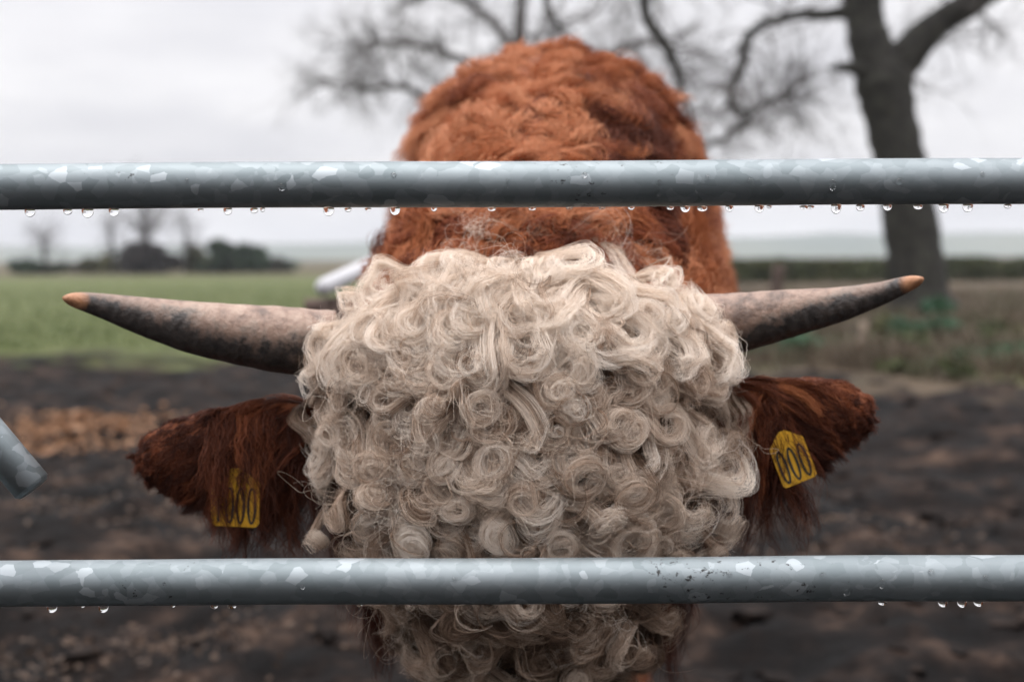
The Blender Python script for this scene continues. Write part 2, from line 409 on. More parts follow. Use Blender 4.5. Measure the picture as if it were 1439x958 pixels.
# fallen leaves and old straw trodden into the mud
def litter(name, mat, px, py, spread, n, size, label):
    mb = MB(); pts = []
    p = at(px, py, 5.0); d = (p - EYE); kk = EYE.z / -d.z; c = EYE + d * kk
    xs = c.x + rng.normal(0, spread[0], n); ys = c.y + rng.normal(0, spread[1], n)
    zs = ground_z(xs, ys) + 0.02
    leaf_quads(mb, np.stack([xs, ys, zs], 1), size, 0.55, 0.75)
    return tag(mb.build(name, mat, smooth=False), label, 'leaf litter', kind='stuff')
litter('leaf_litter', M_leaf_litter, 115, 603, (0.30, 0.42), 1500, 0.024, 'patch of orange dead leaves on the mud')
litter('trodden_straw', M_straw, 210, 690, (0.45, 0.6), 500, 0.018, 'pale straw trodden into the mud below the drooping ear')
litter('trodden_straw', M_straw, 150, 905, (0.30, 0.2), 420, 0.014, 'old straw on the mud under the lower rail')
litter('trodden_straw', M_straw, 1130, 745, (0.35, 0.4), 300, 0.016, 'faint straw scraps on the mud under the raised ear tag')

# loose clods kicked up by hooves
mb = MB(); bm = bmesh.new(); bmesh.ops.create_icosphere(bm, subdivisions=1, radius=1.0)
iv = np.array([v.co[:] for v in bm.verts]); iff = [tuple(v.index for v in f.verts) for f in bm.faces]; bm.free()
xs, ys = field_pts(700, 3.2, 13.0, -0.55, 0.55)
k = ys < mud_edge(xs) - 0.5; xs, ys = xs[k], ys[k]; zs = ground_z(xs, ys)
for x_, y_, z_ in zip(xs, ys, zs):
    s_ = 0.018 + 0.05 * random.random() ** 2
    v = iv * (1 + rng.uniform(-0.5, 0.45, (len(iv), 1))) * np.array((s_ * rng.uniform(0.8, 2.0), s_, s_ * rng.uniform(0.4, 0.8)))
    a_ = rng.uniform(0, 6.28); ca, sa = math.cos(a_), math.sin(a_)
    v = np.stack([v[:, 0] * ca - v[:, 1] * sa, v[:, 0] * sa + v[:, 1] * ca, v[:, 2]], 1)
    mb.add(v + np.array((x_, y_, z_ - s_ * 0.1)), iff)
tag(mb.build('mud_clods', M_clod, smooth=False), 'dark clods of mud churned up by hooves', 'mud', kind='stuff')

# ================================================================== trees
def wander(p0, d, length, r0, r1, seg, wig, droop=0.0):
    pts = [Vector(p0)]; d = Vector(d).normalized(); st = length / seg
    for i in range(seg):
        d = (d + Vector(rng.normal(0, wig, 3)) + Vector((0, 0, -droop))).normalized()
        pts.append(pts[-1] + d * st)
    return pts, np.linspace(r0, r1, seg + 1)
def twigs(out, p, d, length, r, depth, wig=0.28, droop=0.0):
    pts, rad = wander(p, d, length, r, r * 0.45, 4, wig, droop)
    out.append(([tuple(q) for q in pts], rad))
    if depth <= 0: return
    for k in range(random.choice((3, 4, 4))):
        i = random.randint(1, 4)
        base = pts[i]; dd = (pts[i] - pts[i - 1]).normalized()
        dd = (dd + Vector(rng.normal(0, 0.62, 3))).normalized()
        twigs(out, base, dd, length * random.uniform(0.5, 0.78), rad[i] * 0.62, depth - 1, wig, droop)
def build_twigs(out, name, mat, parent):
    P = np.array([q[0] for q in out]); Rd = np.array([q[1] for q in out]); n, k = P.shape[:2]
    t = np.gradient(P, axis=1); t /= np.linalg.norm(t, axis=2, keepdims=True) + 1e-12
    u = np.cross(np.array((0.31, 0.47, 0.83)), t); u /= np.linalg.norm(u, axis=2, keepdims=True) + 1e-9
    b_ = np.cross(t, u); S = 3
    ang = np.arange(S) * 2 * math.pi / S
    v = P[:, :, None] + Rd[:, :, None, None] * (np.cos(ang)[None, None, :, None] * u[:, :, None] + np.sin(ang)[None, None, :, None] * b_[:, :, None])
    idx = np.arange(n * k * S).reshape(n, k, S)
    f = np.stack([idx[:, :-1], np.roll(idx, -1, 2)[:, :-1], np.roll(idx, -1, 2)[:, 1:], idx[:, 1:]], -1).reshape(-1, 4)
    me = bpy.data.meshes.new(name); me.from_pydata(v.reshape(-1, 3).tolist(), [], f.tolist())
    return link(name, me, mat, parent)
def limb(mb, plist, depth, jitter=0.0):
    """plist: picture spots (px, py, half width px, depth offset) of a limb at its own distance"""
    pts, rad = [], []
    for (px, py, hw, off) in plist:
        pts.append(at(px, py, depth + off)); rad.append(hw * pxm(depth + off))
    fp, fr = [], []
    for i in range(len(pts) - 1):
        for s in range(4):
            q = s / 4
            a, b_, c, e = pts[max(i - 1, 0)], pts[i], pts[i + 1], pts[min(i + 2, len(pts) - 1)]
            fp.append(0.5 * ((2 * b_) + (-a + c) * q + (2 * a - 5 * b_ + 4 * c - e) * q * q + (-a + 3 * b_ - 3 * c + e) * q ** 3))
            fr.append((rad[i] * (1 - q) + rad[i + 1] * q) * random.uniform(0.93, 1.08))
    fp.append(pts[-1]); fr.append(rad[-1])
    if max(rad) < 0.2:          # thin limbs bend at every bud and old break
        fp = [p + Vector(rng.normal(0, 0.035 * min(1, depth / 25), 3)) if 0 < i < len(fp) - 1 else p for i, p in enumerate(fp)]
    mb.tube(fp, fr, 10 if max(fr) > 0.12 else 6)
    return fp, fr
def sprout(mb, fp, fr, n, length, r, depth, start=0.2, droop=0.02, out=0.9):
    m = len(fp)
    for k in range(n):
        i = random.randint(max(1, int(m * start)), m - 1)
        d = (fp[i] - fp[i - 1]).normalized() * 0.6 + Vector(rng.normal(0, out, 3))
        twigs(mb, fp[i], d, length * random.uniform(0.6, 1.2), min(r, fr[i] * 0.6), depth, 0.25, droop)

OD = 25.0
oak_base = at(1300, 452, OD); oak_base.z = gz(oak_base.x, oak_base.y)
oak = tag(empty('oak_tree', oak_base), 'thick bare oak leaning at the edge of the mud, with a forked trunk', 'tree')
tm, tw = MB(), []
limb(tm, [(1303, 470, 66, 0), (1297, 445, 52, 0), (1290, 400, 42, 0), (1282, 330, 38, 0), (1265, 230, 35, 0), (1250, 160, 37, 0), (1240, 110, 40, 0), (1222, 60, 29, 0), (1214, 15, 27, 0), (1205, -90, 24, 0), (1170, -240, 17, .3), (1150, -420, 9, .5)], OD)
limbs = []
limbs.append(limb(tm, [(1243, 130, 26, 0), (1275, 78, 26, -.1), (1312, 38, 22, -.2), (1362, 6, 19, -.4), (1450, -50, 15, -.8), (1580, -130, 9, -1.2), (1700, -180, 4, -1.5)], OD))
limb(tm, [(1235, 112, 18, 0), (1196, 95, 9, -.3), (1165, 97, 3, -.5)], OD)
limbs.append(limb(tm, [(1212, 10, 15, 0), (1160, 20, 8, .4), (1105, 24, 7, .8), (1065, 38, 7, 1.0), (1046, 62, 7, 1.1), (1042, 95, 6.5, 1.1), (1027, 120, 5.5, 1.2), (1031, 147, 5, 1.2), (1049, 166, 5, 1.3), (1022, 190, 4.5, 1.5), (992, 207, 4, 1.7), (965, 222, 2.5, 1.9)], OD))
limbs.append(limb(tm, [(1049, 166, 4, 1.3), (1090, 138, 3, 1.5), (1128, 142, 1.6, 1.7)], OD))
limbs.append(limb(tm, [(1205, -95, 18, 0), (1120, -140, 14, -.5), (1010, -120, 12, -1), (925, -55, 10, -1.4), (906, 15, 8, -1.6), (932, 58, 8, -1.7), (950, 95, 7, -1.7), (958, 130, 5, -1.8), (975, 160, 3, -1.9)], OD))
limbs.append(limb(tm, [(925, -55, 8, -1.4), (840, -60, 7, -1.6), (770, -30, 6, -1.9), (775, 20, 5, -2), (800, 60, 3, -2.1)], OD))
limbs.append(limb(tm, [(1205, -95, 18, 0), (1300, -180, 14, -.5), (1420, -240, 10, -1.2), (1540, -260, 6, -2)], OD))
for fp, fr in limbs:
    sprout(tw, fp, fr, 30, 1.3, 0.022, 3, 0.1)
stem = [at(1205, -90, OD), at(1170, -240, OD + .3), at(1150, -420, OD + .5)]
sprout(tw, [stem[0].lerp(stem[1], s) for s in (0, .3, .6, 1)] + [stem[2]], [0.2] * 5, 12, 2.4, 0.05, 3, 0.1, 0.0)
tm.build('trunk', M_bark, oak); build_twigs(tw, 'crown', M_twig, oak)

TD = 46.0
tb = at(770, 405, TD); tb.z = gz(tb.x, tb.y)
t2 = tag(empty('bare_tree', tb), 'bare tree whose hazy twigs spread beside the brown hump', 'tree')
tm, tw = MB(), []
limb(tm, [(772, 415, 22, 0), (770, 330, 15, 0), (762, 250, 13, 0), (745, 170, 11, 0), (730, 80, 9, 0), (735, -20, 6, 0), (740, -110, 3, 0)], TD)
ls = [limb(tm, [(762, 250, 9, 0), (690, 190, 8, .5), (620, 150, 6, 1), (565, 122, 5, 1.2), (510, 125, 3, 1.4), (455, 112, 1.6, 1.6)], TD),
      limb(tm, [(745, 170, 8, 0), (680, 100, 6, -.5), (610, 70, 4.5, -1), (545, 60, 3, -1.3), (490, 60, 1.5, -1.5)], TD),
      limb(tm, [(730, 80, 7, 0), (680, 20, 5, .5), (620, -10, 4, 1), (560, 5, 2.5, 1)], TD),
      limb(tm, [(745, 170, 8, 0), (830, 90, 6, 1), (900, 60, 4, 1.4), (960, 70, 2, 1.8)], TD)]
for i, (fp, fr) in enumerate(ls): sprout(tw, fp, fr, 52 if i < 2 else 30, 1.5, 0.030, 3, 0.2, 0.015, 0.8)
tm.build('trunk', M_twig, t2); build_twigs(tw, 'crown', M_twig, t2)

def blob_pts(n, c, rad, lobes=9):
    lc = rng.normal(size=(lobes, 3)); lc /= np.linalg.norm(lc, axis=1)[:, None]; lc *= rng.uniform(0.3, 0.95, (lobes, 1))
    lr = rng.uniform(0.18, 0.42, lobes)
    k = rng.integers(0, lobes, n)
    p = rng.normal(size=(n, 3)); p /= np.linalg.norm(p, axis=1)[:, None]; p *= (rng.uniform(0.3, 1, n) ** 0.5)[:, None]
    q = lc[k] + p * lr[k][:, None]
    return np.array(c) + q * np.array(rad)
def shrub(name, px, ytop, wpx, depth, mat, label, n, leaf, group, stem_mat=M_bark):
    c = at(px, 400, depth); bz = gz(c.x, c.y)
    top = at(px, ytop, depth).z; h = top - bz; wd = wpx * pxm(depth)
    r = tag(empty(name, (c.x, c.y, bz)), label, 'tree' if 'tree' in name else 'shrub', group)
    mb = MB(); base = Vector((c.x, c.y, bz - 0.1))
    for k in range(4):
        pts, rad = wander(base, (rng.normal(0, .3), rng.normal(0, .3), 1), h * 0.8, 0.10, 0.03, 5, 0.15); mb.tube(pts, rad, 5)
    mb.build('trunk', stem_mat, r)
    mb = MB(); leaf_quads(mb, blob_pts(n, (c.x, c.y, bz + h * 0.46), (wd / 2, wd / 2, h * 0.54), 18), leaf)
    mb.build('crown', mat, r, smooth=False)
    return r
G = 'far trees along the field edge'
shrub('dark_shrub', 330, 364, 170, 116, M_evergreen, 'long low dark thicket joining the far evergreens', 1800, 0.4, G)
shrub('dark_shrub', 50, 366, 95, 112, M_evergreen, 'low dark shrub by the field edge, furthest from the cow', 900, 0.45, G)
shrub('olive_shrub', 134, 356, 58, 114, M_olive, 'small olive green shrub beside the far bare tree', 700, 0.35, G)
shrub('dark_bush', 212, 340, 104, 108, M_darktwig, 'dense dark bush at the foot of the far bare tree', 1500, 0.35, G)
shrub('evergreen_tree', 314, 332, 56, 110, M_evergreen, 'tallest dark evergreen in the far tree clump', 1000, 0.42, G)
shrub('evergreen_tree', 356, 346, 62, 112, M_evergreen, 'broad green evergreen at the near end of the far clump', 900, 0.42, G)
shrub('evergreen_tree', 278, 345, 52, 113, M_olive, 'dull green round tree in the middle of the far clump', 700, 0.40, G)
shrub('dark_shrub', 395, 362, 40, 114, M_twig, 'low brown shrub ending the far tree clump', 500, 0.35, G)
for px, top, wd, lab in ((158, 318, 30, 'thin bare tree between the olive shrub and the dark bush'), (262, 312, 40, 'twiggy bare tree between the dark bush and the evergreens'), (62, 340, 40, 'faint bare tree above the low shrub at the field edge')):
    c = at(px, 400, 111); bz = gz(c.x, c.y)
    ft = tag(empty('bare_tree', (c.x, c.y, bz)), lab, 'tree')
    tm, tw = MB(), []
    fp, fr = limb(tm, [(px, 388, 3.5, 0), (px + 1, 362, 3, 0), (px - 1, 340, 2.2, 0), (px, top, 1.2, 0)], 111.0)
    for k in range(26):
        i = random.randint(3, len(fp) - 1)
        twigs(tw, fp[i], Vector((rng.normal(0, .8), rng.normal(0, .8), 0.7)), wd * 0.045, 0.035, 2, 0.25)
    tm.build('trunk', M_bark, ft); build_twigs(tw, 'crown', M_twig, ft)
shrub('brown_thicket', 150, 368, 150, 118, M_darktwig, 'long low brown thicket behind the olive shrub', 1300, 0.4, G)
# bare tree above the dark bush
c = at(205, 400, 108); bz = gz(c.x, c.y)
ft = tag(empty('bare_tree', (c.x, c.y, bz)), 'small bare tree rising out of the dark far bush', 'tree')
tm, tw = MB(), []
fp, fr = limb(tm, [(207, 390, 5, 0), (206, 350, 4, 0), (203, 315, 3, 0), (198, 280, 1.5, 0)], 108.0)
for k in range(40):
    i = random.randint(4, len(fp) - 1)
    twigs(tw, fp[i], Vector((rng.normal(0, .8), rng.normal(0, .8), 0.7)), 2.6, 0.06, 2, 0.25)
tm.build('trunk', M_bark, ft); build_twigs(tw, 'crown', M_twig, ft)

# hedge across the far side of the rough ground
def hedge(x0, x1, ytop, depth, n, label):
    a, b_ = at(x0, 400, depth), at(x1, 400, depth + 4)
    top = at(x0, ytop, depth).z
    r = tag(empty('hedge', (a.x, a.y, gz(a.x, a.y))), label, 'hedge')
    s = rng.uniform(0, 1, n); u = rng.uniform(0, 1, n)
    hgt = (top) * (0.82 + 0.35 * (fbm(s * 30, s * 0 + 2, 4) - 0.2))
    p = np.stack([a.x + (b_.x - a.x) * s + rng.normal(0, .1, n), a.y + (b_.y - a.y) * s + rng.normal(0, 0.45, n), hgt * u ** 0.8], 1)
    mb = MB(); leaf_quads(mb, p, 0.12); mb.build('leaves', M_hedge, r, smooth=False)
    mb = MB()
    for q in np.linspace(0, 1, 60):
        bx, by = a.x + (b_.x - a.x) * q, a.y + (b_.y - a.y) * q
        mb.tube([(bx, by, -0.1), (bx + rng.normal(0, .2), by + rng.normal(0, .2), top * 0.7)], [0.04, 0.015], 5)
    tag(mb.build('stems', M_bark, r), kind='stuff')
hedge(880, 1900, 362, 58.0, 15000, 'low trimmed hedge crossing the far ground behind the oak')

# posts
def post(name, px, ytop, depth, hw, mat, label):
    c = at(px, ytop, depth); z0 = gz(c.x, c.y)
    mb = MB(); n = 7
    pts = [(c.x + 0.02 * math.sin(i * 1.3), c.y, z0 - 0.15 + (c.z - z0 + 0.15) * i / n) for i in range(n + 1)]
    mb.tube(pts, [hw * random.uniform(0.92, 1.06) for _ in pts], 9)
    return tag(mb.build(name, mat), label, 'post')
post('fence_post', 1093, 372, 30.0, 0.13, M_wood, 'short dark fence post standing before the hedge')
post('fence_post', 1212, 452, 14.5, 0.045, M_palewood, 'thin pale stake in the rough grass below the horn tip')

# bramble clumps
def clump(px, py, depth, rad, n, label, mat=M_bramble, leaf=0.05):
    c = at(px, py, depth); bz = gz(c.x, c.y)
    r = tag(empty('bramble_clump', (c.x, c.y, bz)), label, 'bush', 'green clumps in the rough grass')
    h = max(0.25, (c.z - bz) * 1.0)
    mb = MB(); leaf_quads(mb, blob_pts(n, (c.x, c.y, bz + h * 0.5), (rad, rad, h * 0.55), 7), leaf); mb.build('leaves', mat, r, smooth=False)
    mb = MB()
    for k in range(9):
        pts, rd = wander((c.x, c.y, bz - .05), (rng.normal(0, .6), rng.normal(0, .6), 1), h, 0.012, 0.005, 5, 0.3, 0.05); mb.tube(pts, rd, 4)
    tag(mb.build('stems', M_twig, r), kind='stuff')
clump(1310, 425, 17.0, 0.55, 700, 'blue green bramble clump at the foot of the oak')
clump(1105, 480, 15.0, 0.55, 600, 'low green clump just under the horn beside the curls')
clump(1395, 455, 16.0, 0.55, 420, 'green clump at the photo edge past the oak', M_hedge)
clump(1228, 440, 15.5, 0.16, 160, 'slim yellow green sprig beside the pale stake', M_olive)
clump(1150, 455, 19.0, 0.8, 500, 'brownish twiggy clump beyond the horn, left of the pale stake', M_drygrass, 0.06)
clump(1380, 500, 14.0, 0.6, 500, 'dark green clump at the photo edge by the mud', M_bramble)
clump(1260, 470, 15.0, 0.5, 400, 'mixed green clump just under the amber horn tip', M_hedge)
clump(1300, 520, 13.0, 0.45, 300, 'dark low clump where the rough grass meets the mud', M_hedge)

# pale rail lying on a timber block behind the cow's neck
rp = at(520, 372, 4.6)
rail_thing = tag(empty('feed_barrier', (rp.x, rp.y, gz(rp.x, rp.y))), 'pale rounded rail on a brown timber post behind the curls', 'feed barrier')
a0, a1 = at(455, 403, 4.5), at(545, 362, 5.0)
dirv = (a1 - a0).normalized()
mb = MB(); rr_ = 0.028
ends = [a0 - dirv * 0.03, a0 - dirv * 0.022, a0 - dirv * 0.008, a0 + dirv * 0.01] + [a0.lerp(a1, s) for s in (0.25, .5, .75, 1)]
mb.tube(ends, [0.008, 0.020, 0.026] + [rr_] * 5, 16); mb.build('rail', M_palemetal, rail_thing)
pp = at(482, 420, 4.62); z0 = gz(pp.x, pp.y)
mb = MB(); rot = Matrix.Rotation(R(25), 3, 'Z')
mb.box((pp.x, pp.y, (pp.z + z0 - 0.2) / 2), (0.075, 0.06, (pp.z - z0 + 0.2) / 2), rot)
mb.tube([at(428, 433, 4.6), at(500, 428, 4.62)], [0.03, 0.03], 8)
mb.build('post', M_wood, rail_thing)

# ================================================================== gate
GY = 1.107
zt = at(719.5, 258.5, GY).z; zl = at(719.5, 815.5, GY).z
GX0, GX1 = -1.30, 2.30
gate = tag(empty('field_gate', (0, GY, 0.0)), 'wet galvanised tubular field gate in front of the cow', 'gate')
rails = []
def rail(z, r, mat):
    n = 150
    pts = [(GX0 + (GX1 - GX0) * i / n, GY + 0.0006 * math.sin(i * 0.7), z + 0.0004 * math.sin(i * 0.31)) for i in range(n + 1)]
    mb = MB(); mb.tube(pts, r, 40); o = mb.build('rail', mat, gate); rails.append(o); return o
step = zt - zl
top_rail = rail(zt, 0.0178, M_galv); low_rail = rail(zl, 0.0180, M_galv2)
rail(zl - step * 0.9, 0.0178, M_galv); rail(zl - step * 1.65, 0.0178, M_galv2)
for x_ in (GX0, GX1):
    mb = MB(); mb.tube([(x_, GY, 0.12), (x_, GY, zt + 0.02)], 0.024, 24); mb.build('stile', M_galv, gate)
# latch lever: a cut tube slanting down from the top rail outside the frame
le = at(47, 686, 1.085); l0 = le + Vector((-0.340, 0.012, 0.415))
mb = MB(); dv = (le - l0).normalized()
ring = [l0.lerp(le, s) for s in np.linspace(0, 0.996, 12)]
mb.tube(ring + [le - dv * 0.002, le], [0.0148] * 12 + [0.0140, 0.0128], 28)
# darker open end: an inset bore
o_lever = mb.build('latch_lever', M_galv2, gate)

# water drops: one mesh shared by all hanging drops, another for beads on the metal
def drop_mesh(name, kind):
    bm = bmesh.new(); bmesh.ops.create_uvsphere(bm, u_segments=20, v_segments=14, radius=1.0)
    for v in bm.verts:
        if kind == 'hang':
            if v.co.z > 0: v.co.x *= 1 + 0.28 * v.co.z; v.co.y *= 1 + 0.28 * v.co.z; v.co.z *= 0.75
            else: v.co.z *= 1.05
    me = bpy.data.meshes.new(name); bm.to_mesh(me); bm.free()
    me.polygons.foreach_set('use_smooth', [True] * len(me.polygons)); me.materials.append(M_water)
    return me
HANG, BEAD = drop_mesh('water_drop', 'hang'), drop_mesh('water_bead', 'bead')
def add_drop(parent, px, py, width_px, me=HANG, tall=1.0, fwd=0.0, rail_z=None, ang=None, rr=0.0178):
    rad = width_px * 0.51 * pxm(GY)
    p = at(px, py, GY)
    o = bpy.data.objects.new('water_drop' if me is HANG else 'water_bead', me); COL.objects.link(o)
    if ang is None:
        o.location = (p.x, GY + fwd, rail_z - rr - rad * 0.42); o.scale = (rad, rad, rad * tall)
    else:
        o.location = (p.x, GY - math.cos(ang) * (rr + rad * 0.05), rail_z + math.sin(ang) * (rr + rad * 0.05)); o.scale = (rad, rad * 0.55, rad * tall)
        o.rotation_euler = (-ang, 0, 0)
    adopt(o, parent)
for px, wd, tl in ((42, 14, 1), (95, 12, .8), (123, 16, 1), (160, 14, 1), (282, 8, .6), (320, 12, 1), (357, 11, .8), (369, 7, 1), (462, 15, 1), (489, 10, .7), (517, 9, .6), (555, 14, 1.05), (610, 8, 1), (691, 11, .6), (748, 10, .6), (800, 9, .5), (846, 9, .5), (887, 9, .8), (942, 10, .6), (963, 13, .9), (987, 14, .6), (1025, 11, 1), (1067, 13, 1), (1081, 7, .7), (1130, 12, .6), (1139, 10, .6), (1175, 14, 1.2), (1209, 12, .9), (1247, 12, .9), (1290, 12, .7), (1326, 14, 1.1), (1360, 14, 1), (1416, 10, .7)):
    add_drop(top_rail, px, 292, wd, HANG, tl, 0.0, zt)
for px, wd, tl in ((73, 14, 1), (116, 6, .7), (145, 14, 1.05), (243, 6, .8), (301, 10, .7), (326, 12, .5), (505, 8, .6), (1240, 12, .5), (1325, 13, .9), (1352, 13, 1.05), (1375, 13, .8)):
    add_drop(low_rail, px, 850, wd, HANG, tl, 0.0, zl)
for px, a_, wd, tl in ((270, 8, 6, 1.2), (282, -12, 5, 2.2), (401, -8, 9, 1.1), (205, -28, 9, 1.1), (923, -16, 8, 3.0), (1049, -6, 11, 1.5), (1163, -10, 9, 1.7), (1255, -2, 10, 1.0), (713, -2, 4, 3.2), (498, -30, 10, .8), (556, 20, 8, 1.0), (1062, -35, 8, .8), (990, 10, 7, 1.0), (660, -24, 9, .9), (1370, 14, 7, 1.2), (820, 18, 7, 1.1)):
    add_drop(top_rail, px, 258, wd, BEAD, tl, 0, zt, R(a_))
for px, a_, wd, tl in ((1092, -12, 9, 1.5), (1231, 0, 8, 1.6), (1183, -22, 9, 1.2), (1375, 10, 9, 1.4), (1150, 22, 8, 1.0), (1020, 25, 8, 1.0), (1300, 28, 9, 1.0), (640, 15, 7, 1.0), (430, 0, 6, 1.1)):
    add_drop(low_rail, px, 815, wd, BEAD, tl, 0, zl, R(a_), 0.018)

# ================================================================== cow: one continuous body
HX = 0.0095
cow = tag(empty('cow', (0.1, 2.4, 0.0)), 'shaggy russet cow with cream curly forehead, wide horns and yellow ear tags', 'cow')
bm = bmesh.new(); bmesh.ops.create_icosphere(bm, subdivisions=3, radius=1.0)
iv3 = np.array([v.co[:] for v in bm.verts]); if3 = [tuple(v.index for v in f.verts) for f in bm.faces]; bm.free()
RAW = MB()
def blob(c, r): RAW.add(iv3 * np.array(r) + np.array(c), if3)
def chain(stations, n=8):
    """stations: (x, y, z, rx, ry, rz)"""
    s = np.array(stations, float)
    for i in range(len(s) - 1):
        for k in range(n): blob(*np.split(s[i] + (s[i + 1] - s[i]) * k / n, 2))
    blob(*np.split(s[-1], 2))
# head, poll to muzzle
chain([(HX, 1.352, 1.042, .118, .085, .045), (HX, 1.350, 1.00, .155, .115, .06), (HX, 1.350, 0.95, .170, .130, .07), (HX, 1.358, 0.88, .160, .137, .07),
       (HX, 1.398, 0.80, .138, .137, .07), (HX, 1.450, 0.72, .130, .128, .06), (HX, 1.505, 0.64, .085, .112, .055), (HX, 1.535, 0.585, .092, .098, .05)], 6)
# brow ridges
chain([(HX - .12, 1.31, .885, .045, .05, .03), (HX - .135, 1.33, .86, .04, .05, .03)], 3)
chain([(HX + .12, 1.31, .885, .045, .05, .03), (HX + .135, 1.33, .86, .04, .05, .03)], 3)
# neck, crest and trunk
chain([(.012, 1.46, 0.95, .150, .10, .15), (.025, 1.60, 0.98, .185, .12, .21), (.045, 1.76, 1.00, .195, .12, .29), (.055, 1.90, 1.01, .205, .12, .315)], 7)
chain([(.058, 1.96, 1.01, .212, .12, .325), (.060, 2.12, 1.00, .242, .14, .404), (.075, 2.30, .97, .270, .16, .400), (.095, 2.60, .97, .285, .20, .345),
       (.115, 3.00, .96, .325, .22, .33), (.130, 3.35, .96, .305, .20, .34), (.130, 3.58, .98, .255, .16, .31), (.130, 3.70, .99, .17, .10, .22)], 8)
chain([(-.015, 2.06, 1.18, .125, .16, .19), (-.01, 2.2, 1.17, .125, .16, .19)], 3); chain([(.135, 2.06, 1.18, .125, .16, .19), (.135, 2.2, 1.17, .125, .16, .18)], 3)
chain([(.04, 2.3, .74, .17, .2, .20), (.05, 2.7, .72, .19, .2, .20), (.07, 3.1, .74, .20, .2, .18)], 5)
# brisket and dewlap
chain([(.02, 1.62, .80, .06, .08, .12), (.03, 1.85, .68, .10, .12, .16), (.04, 2.05, .64, .14, .14, .18)], 5)
# legs
for sx in (-1, 1):
    x0 = .030 + sx * .110
    chain([(x0, 2.16, .78, .11, .15, .12), (x0, 2.14, .60, .085, .10, .08), (x0, 2.12, .44, .058, .066, .06), (x0, 2.12, .37, .056, .062, .05), (x0, 2.13, .24, .040, .044, .05), (x0, 2.13, .13, .048, .052, .04), (x0, 2.11, .055, .058, .072, .045)], 6)
    x0 = .10 + sx * .16
    chain([(x0, 3.45, .80, .13, .20, .17), (x0, 3.42, .62, .10, .15, .10), (x0, 3.52, .48, .066, .09, .07), (x0, 3.62, .40, .052, .066, .06), (x0, 3.60, .26, .042, .048, .05), (x0, 3.57, .13, .050, .055, .04), (x0, 3.55, .055, .060, .074, .045)], 6)
# tail
chain([(.13, 3.76, 1.12, .04, .04, .04), (.13, 3.83, .95, .03, .03, .04), (.13, 3.83, .60, .025, .025, .04), (.13, 3.82, .40, .045, .04, .06)], 8)
# ears: drooping leaf shapes reaching sideways from behind the poll
EAR_Y = 1.385
def ear_station(px, py, h, yy, th=0.016):
    p = at(px, py, yy); return (p.x, p.y, p.z, 0.022, th, h * pxm(yy))
EARL = [(440, 605, 48), (385, 620, 68), (330, 636, 76), (285, 644, 74), (246, 642, 61), (219, 643, 42)]
EARR = [(1020, 575, 48), (1070, 584, 63), (1115, 590, 70), (1150, 586, 65), (1180, 581, 54), (1201, 580, 38)]
for E in (EARL, EARR):
    chain([ear_station(px, py, h, EAR_Y - 0.03 * i / 5) for i, (px, py, h) in enumerate(E)], 6)
me = RAW.mesh('body_raw')
tmp = bpy.data.objects.new('body_raw', me); COL.objects.link(tmp)
md = tmp.modifiers.new('remesh', 'REMESH'); md.mode = 'VOXEL'; md.voxel_size = 0.011
sm = tmp.modifiers.new('smooth', 'SMOOTH'); sm.factor = 0.5; sm.iterations = 5
dg = bpy.context.evaluated_depsgraph_get()
body_me = bpy.data.meshes.new_from_object(tmp.evaluated_get(dg))
bpy.data.objects.remove(tmp); bpy.data.meshes.remove(me)
body_me.name = 'body'
nv = len(body_me.vertices); V = np.empty(nv * 3, np.float32); body_me.vertices.foreach_get('co', V); V = V.reshape(-1, 3).astype(float)
VN = np.empty(nv * 3, np.float32); body_me.vertices.foreach_get('normal', VN); VN = VN.reshape(-1, 3).astype(float)
body_me.polygons.foreach_set('use_smooth', [True] * len(body_me.polygons))
def pale_mask(P):
    # the cream face: front of the head, from the poll down
    return ((P[:, 1] < 1.40) | ((P[:, 2] < 0.80) & (P[:, 1] < 1.60))) & (np.abs(P[:, 0] - HX) < 0.185)
a = body_me.attributes.new('pale', 'FLOAT', 'POINT'); a.data.foreach_set('value', np.where(pale_mask(V), 1.0, 0.0).astype(np.float32))
hoof = np.clip((0.09 - V[:, 2]) / 0.02, 0, 1); a = body_me.attributes.new('hoof', 'FLOAT', 'POINT'); a.data.foreach_set('value', hoof.astype(np.float32))
M_hide, t, b = new_mat('hide')
ap = t.nodes.new('ShaderNodeAttribute'); ap.attribute_name = 'pale'; ah = t.nodes.new('ShaderNodeAttribute'); ah.attribute_name = 'hoof'
g = t.nodes.new('ShaderNodeNewGeometry'); n1 = noise_node(t, 30, 5, 0.6, g.outputs['Position'])
c1 = ramp_node(t, n1.outputs['Fac'], [(0.3, (0.12, 0.035, 0.016)), (0.7, (0.24, 0.08, 0.035))])
c2 = ramp_node(t, n1.outputs['Fac'], [(0.3, (0.045, 0.033, 0.027)), (0.7, (0.10, 0.073, 0.058))])  # hide under the curls, darkened as shade in the gaps
m1 = t.nodes.new('ShaderNodeMix'); m1.data_type = 'RGBA'; t.links.new(ap.outputs['Fac'], m1.inputs['Factor']); t.links.new(c1.outputs[0], m1.inputs['A']); t.links.new(c2.outputs[0], m1.inputs['B'])
m2 = t.nodes.new('ShaderNodeMix'); m2.data_type = 'RGBA'; t.links.new(ah.outputs['Fac'], m2.inputs['Factor']); t.links.new(m1.outputs['Result'], m2.inputs['A']); m2.inputs['B'].default_value = (0.03, 0.025, 0.022, 1)
t.links.new(m2.outputs['Result'], b.inputs['Base Color']); b.inputs['Roughness'].default_value = 0.8; b.inputs['Specular IOR Level'].default_value = 0.2
bump(t, b, n1.outputs['Fac'], 0.5, 0.01)
body = link('body', body_me, M_hide, cow)

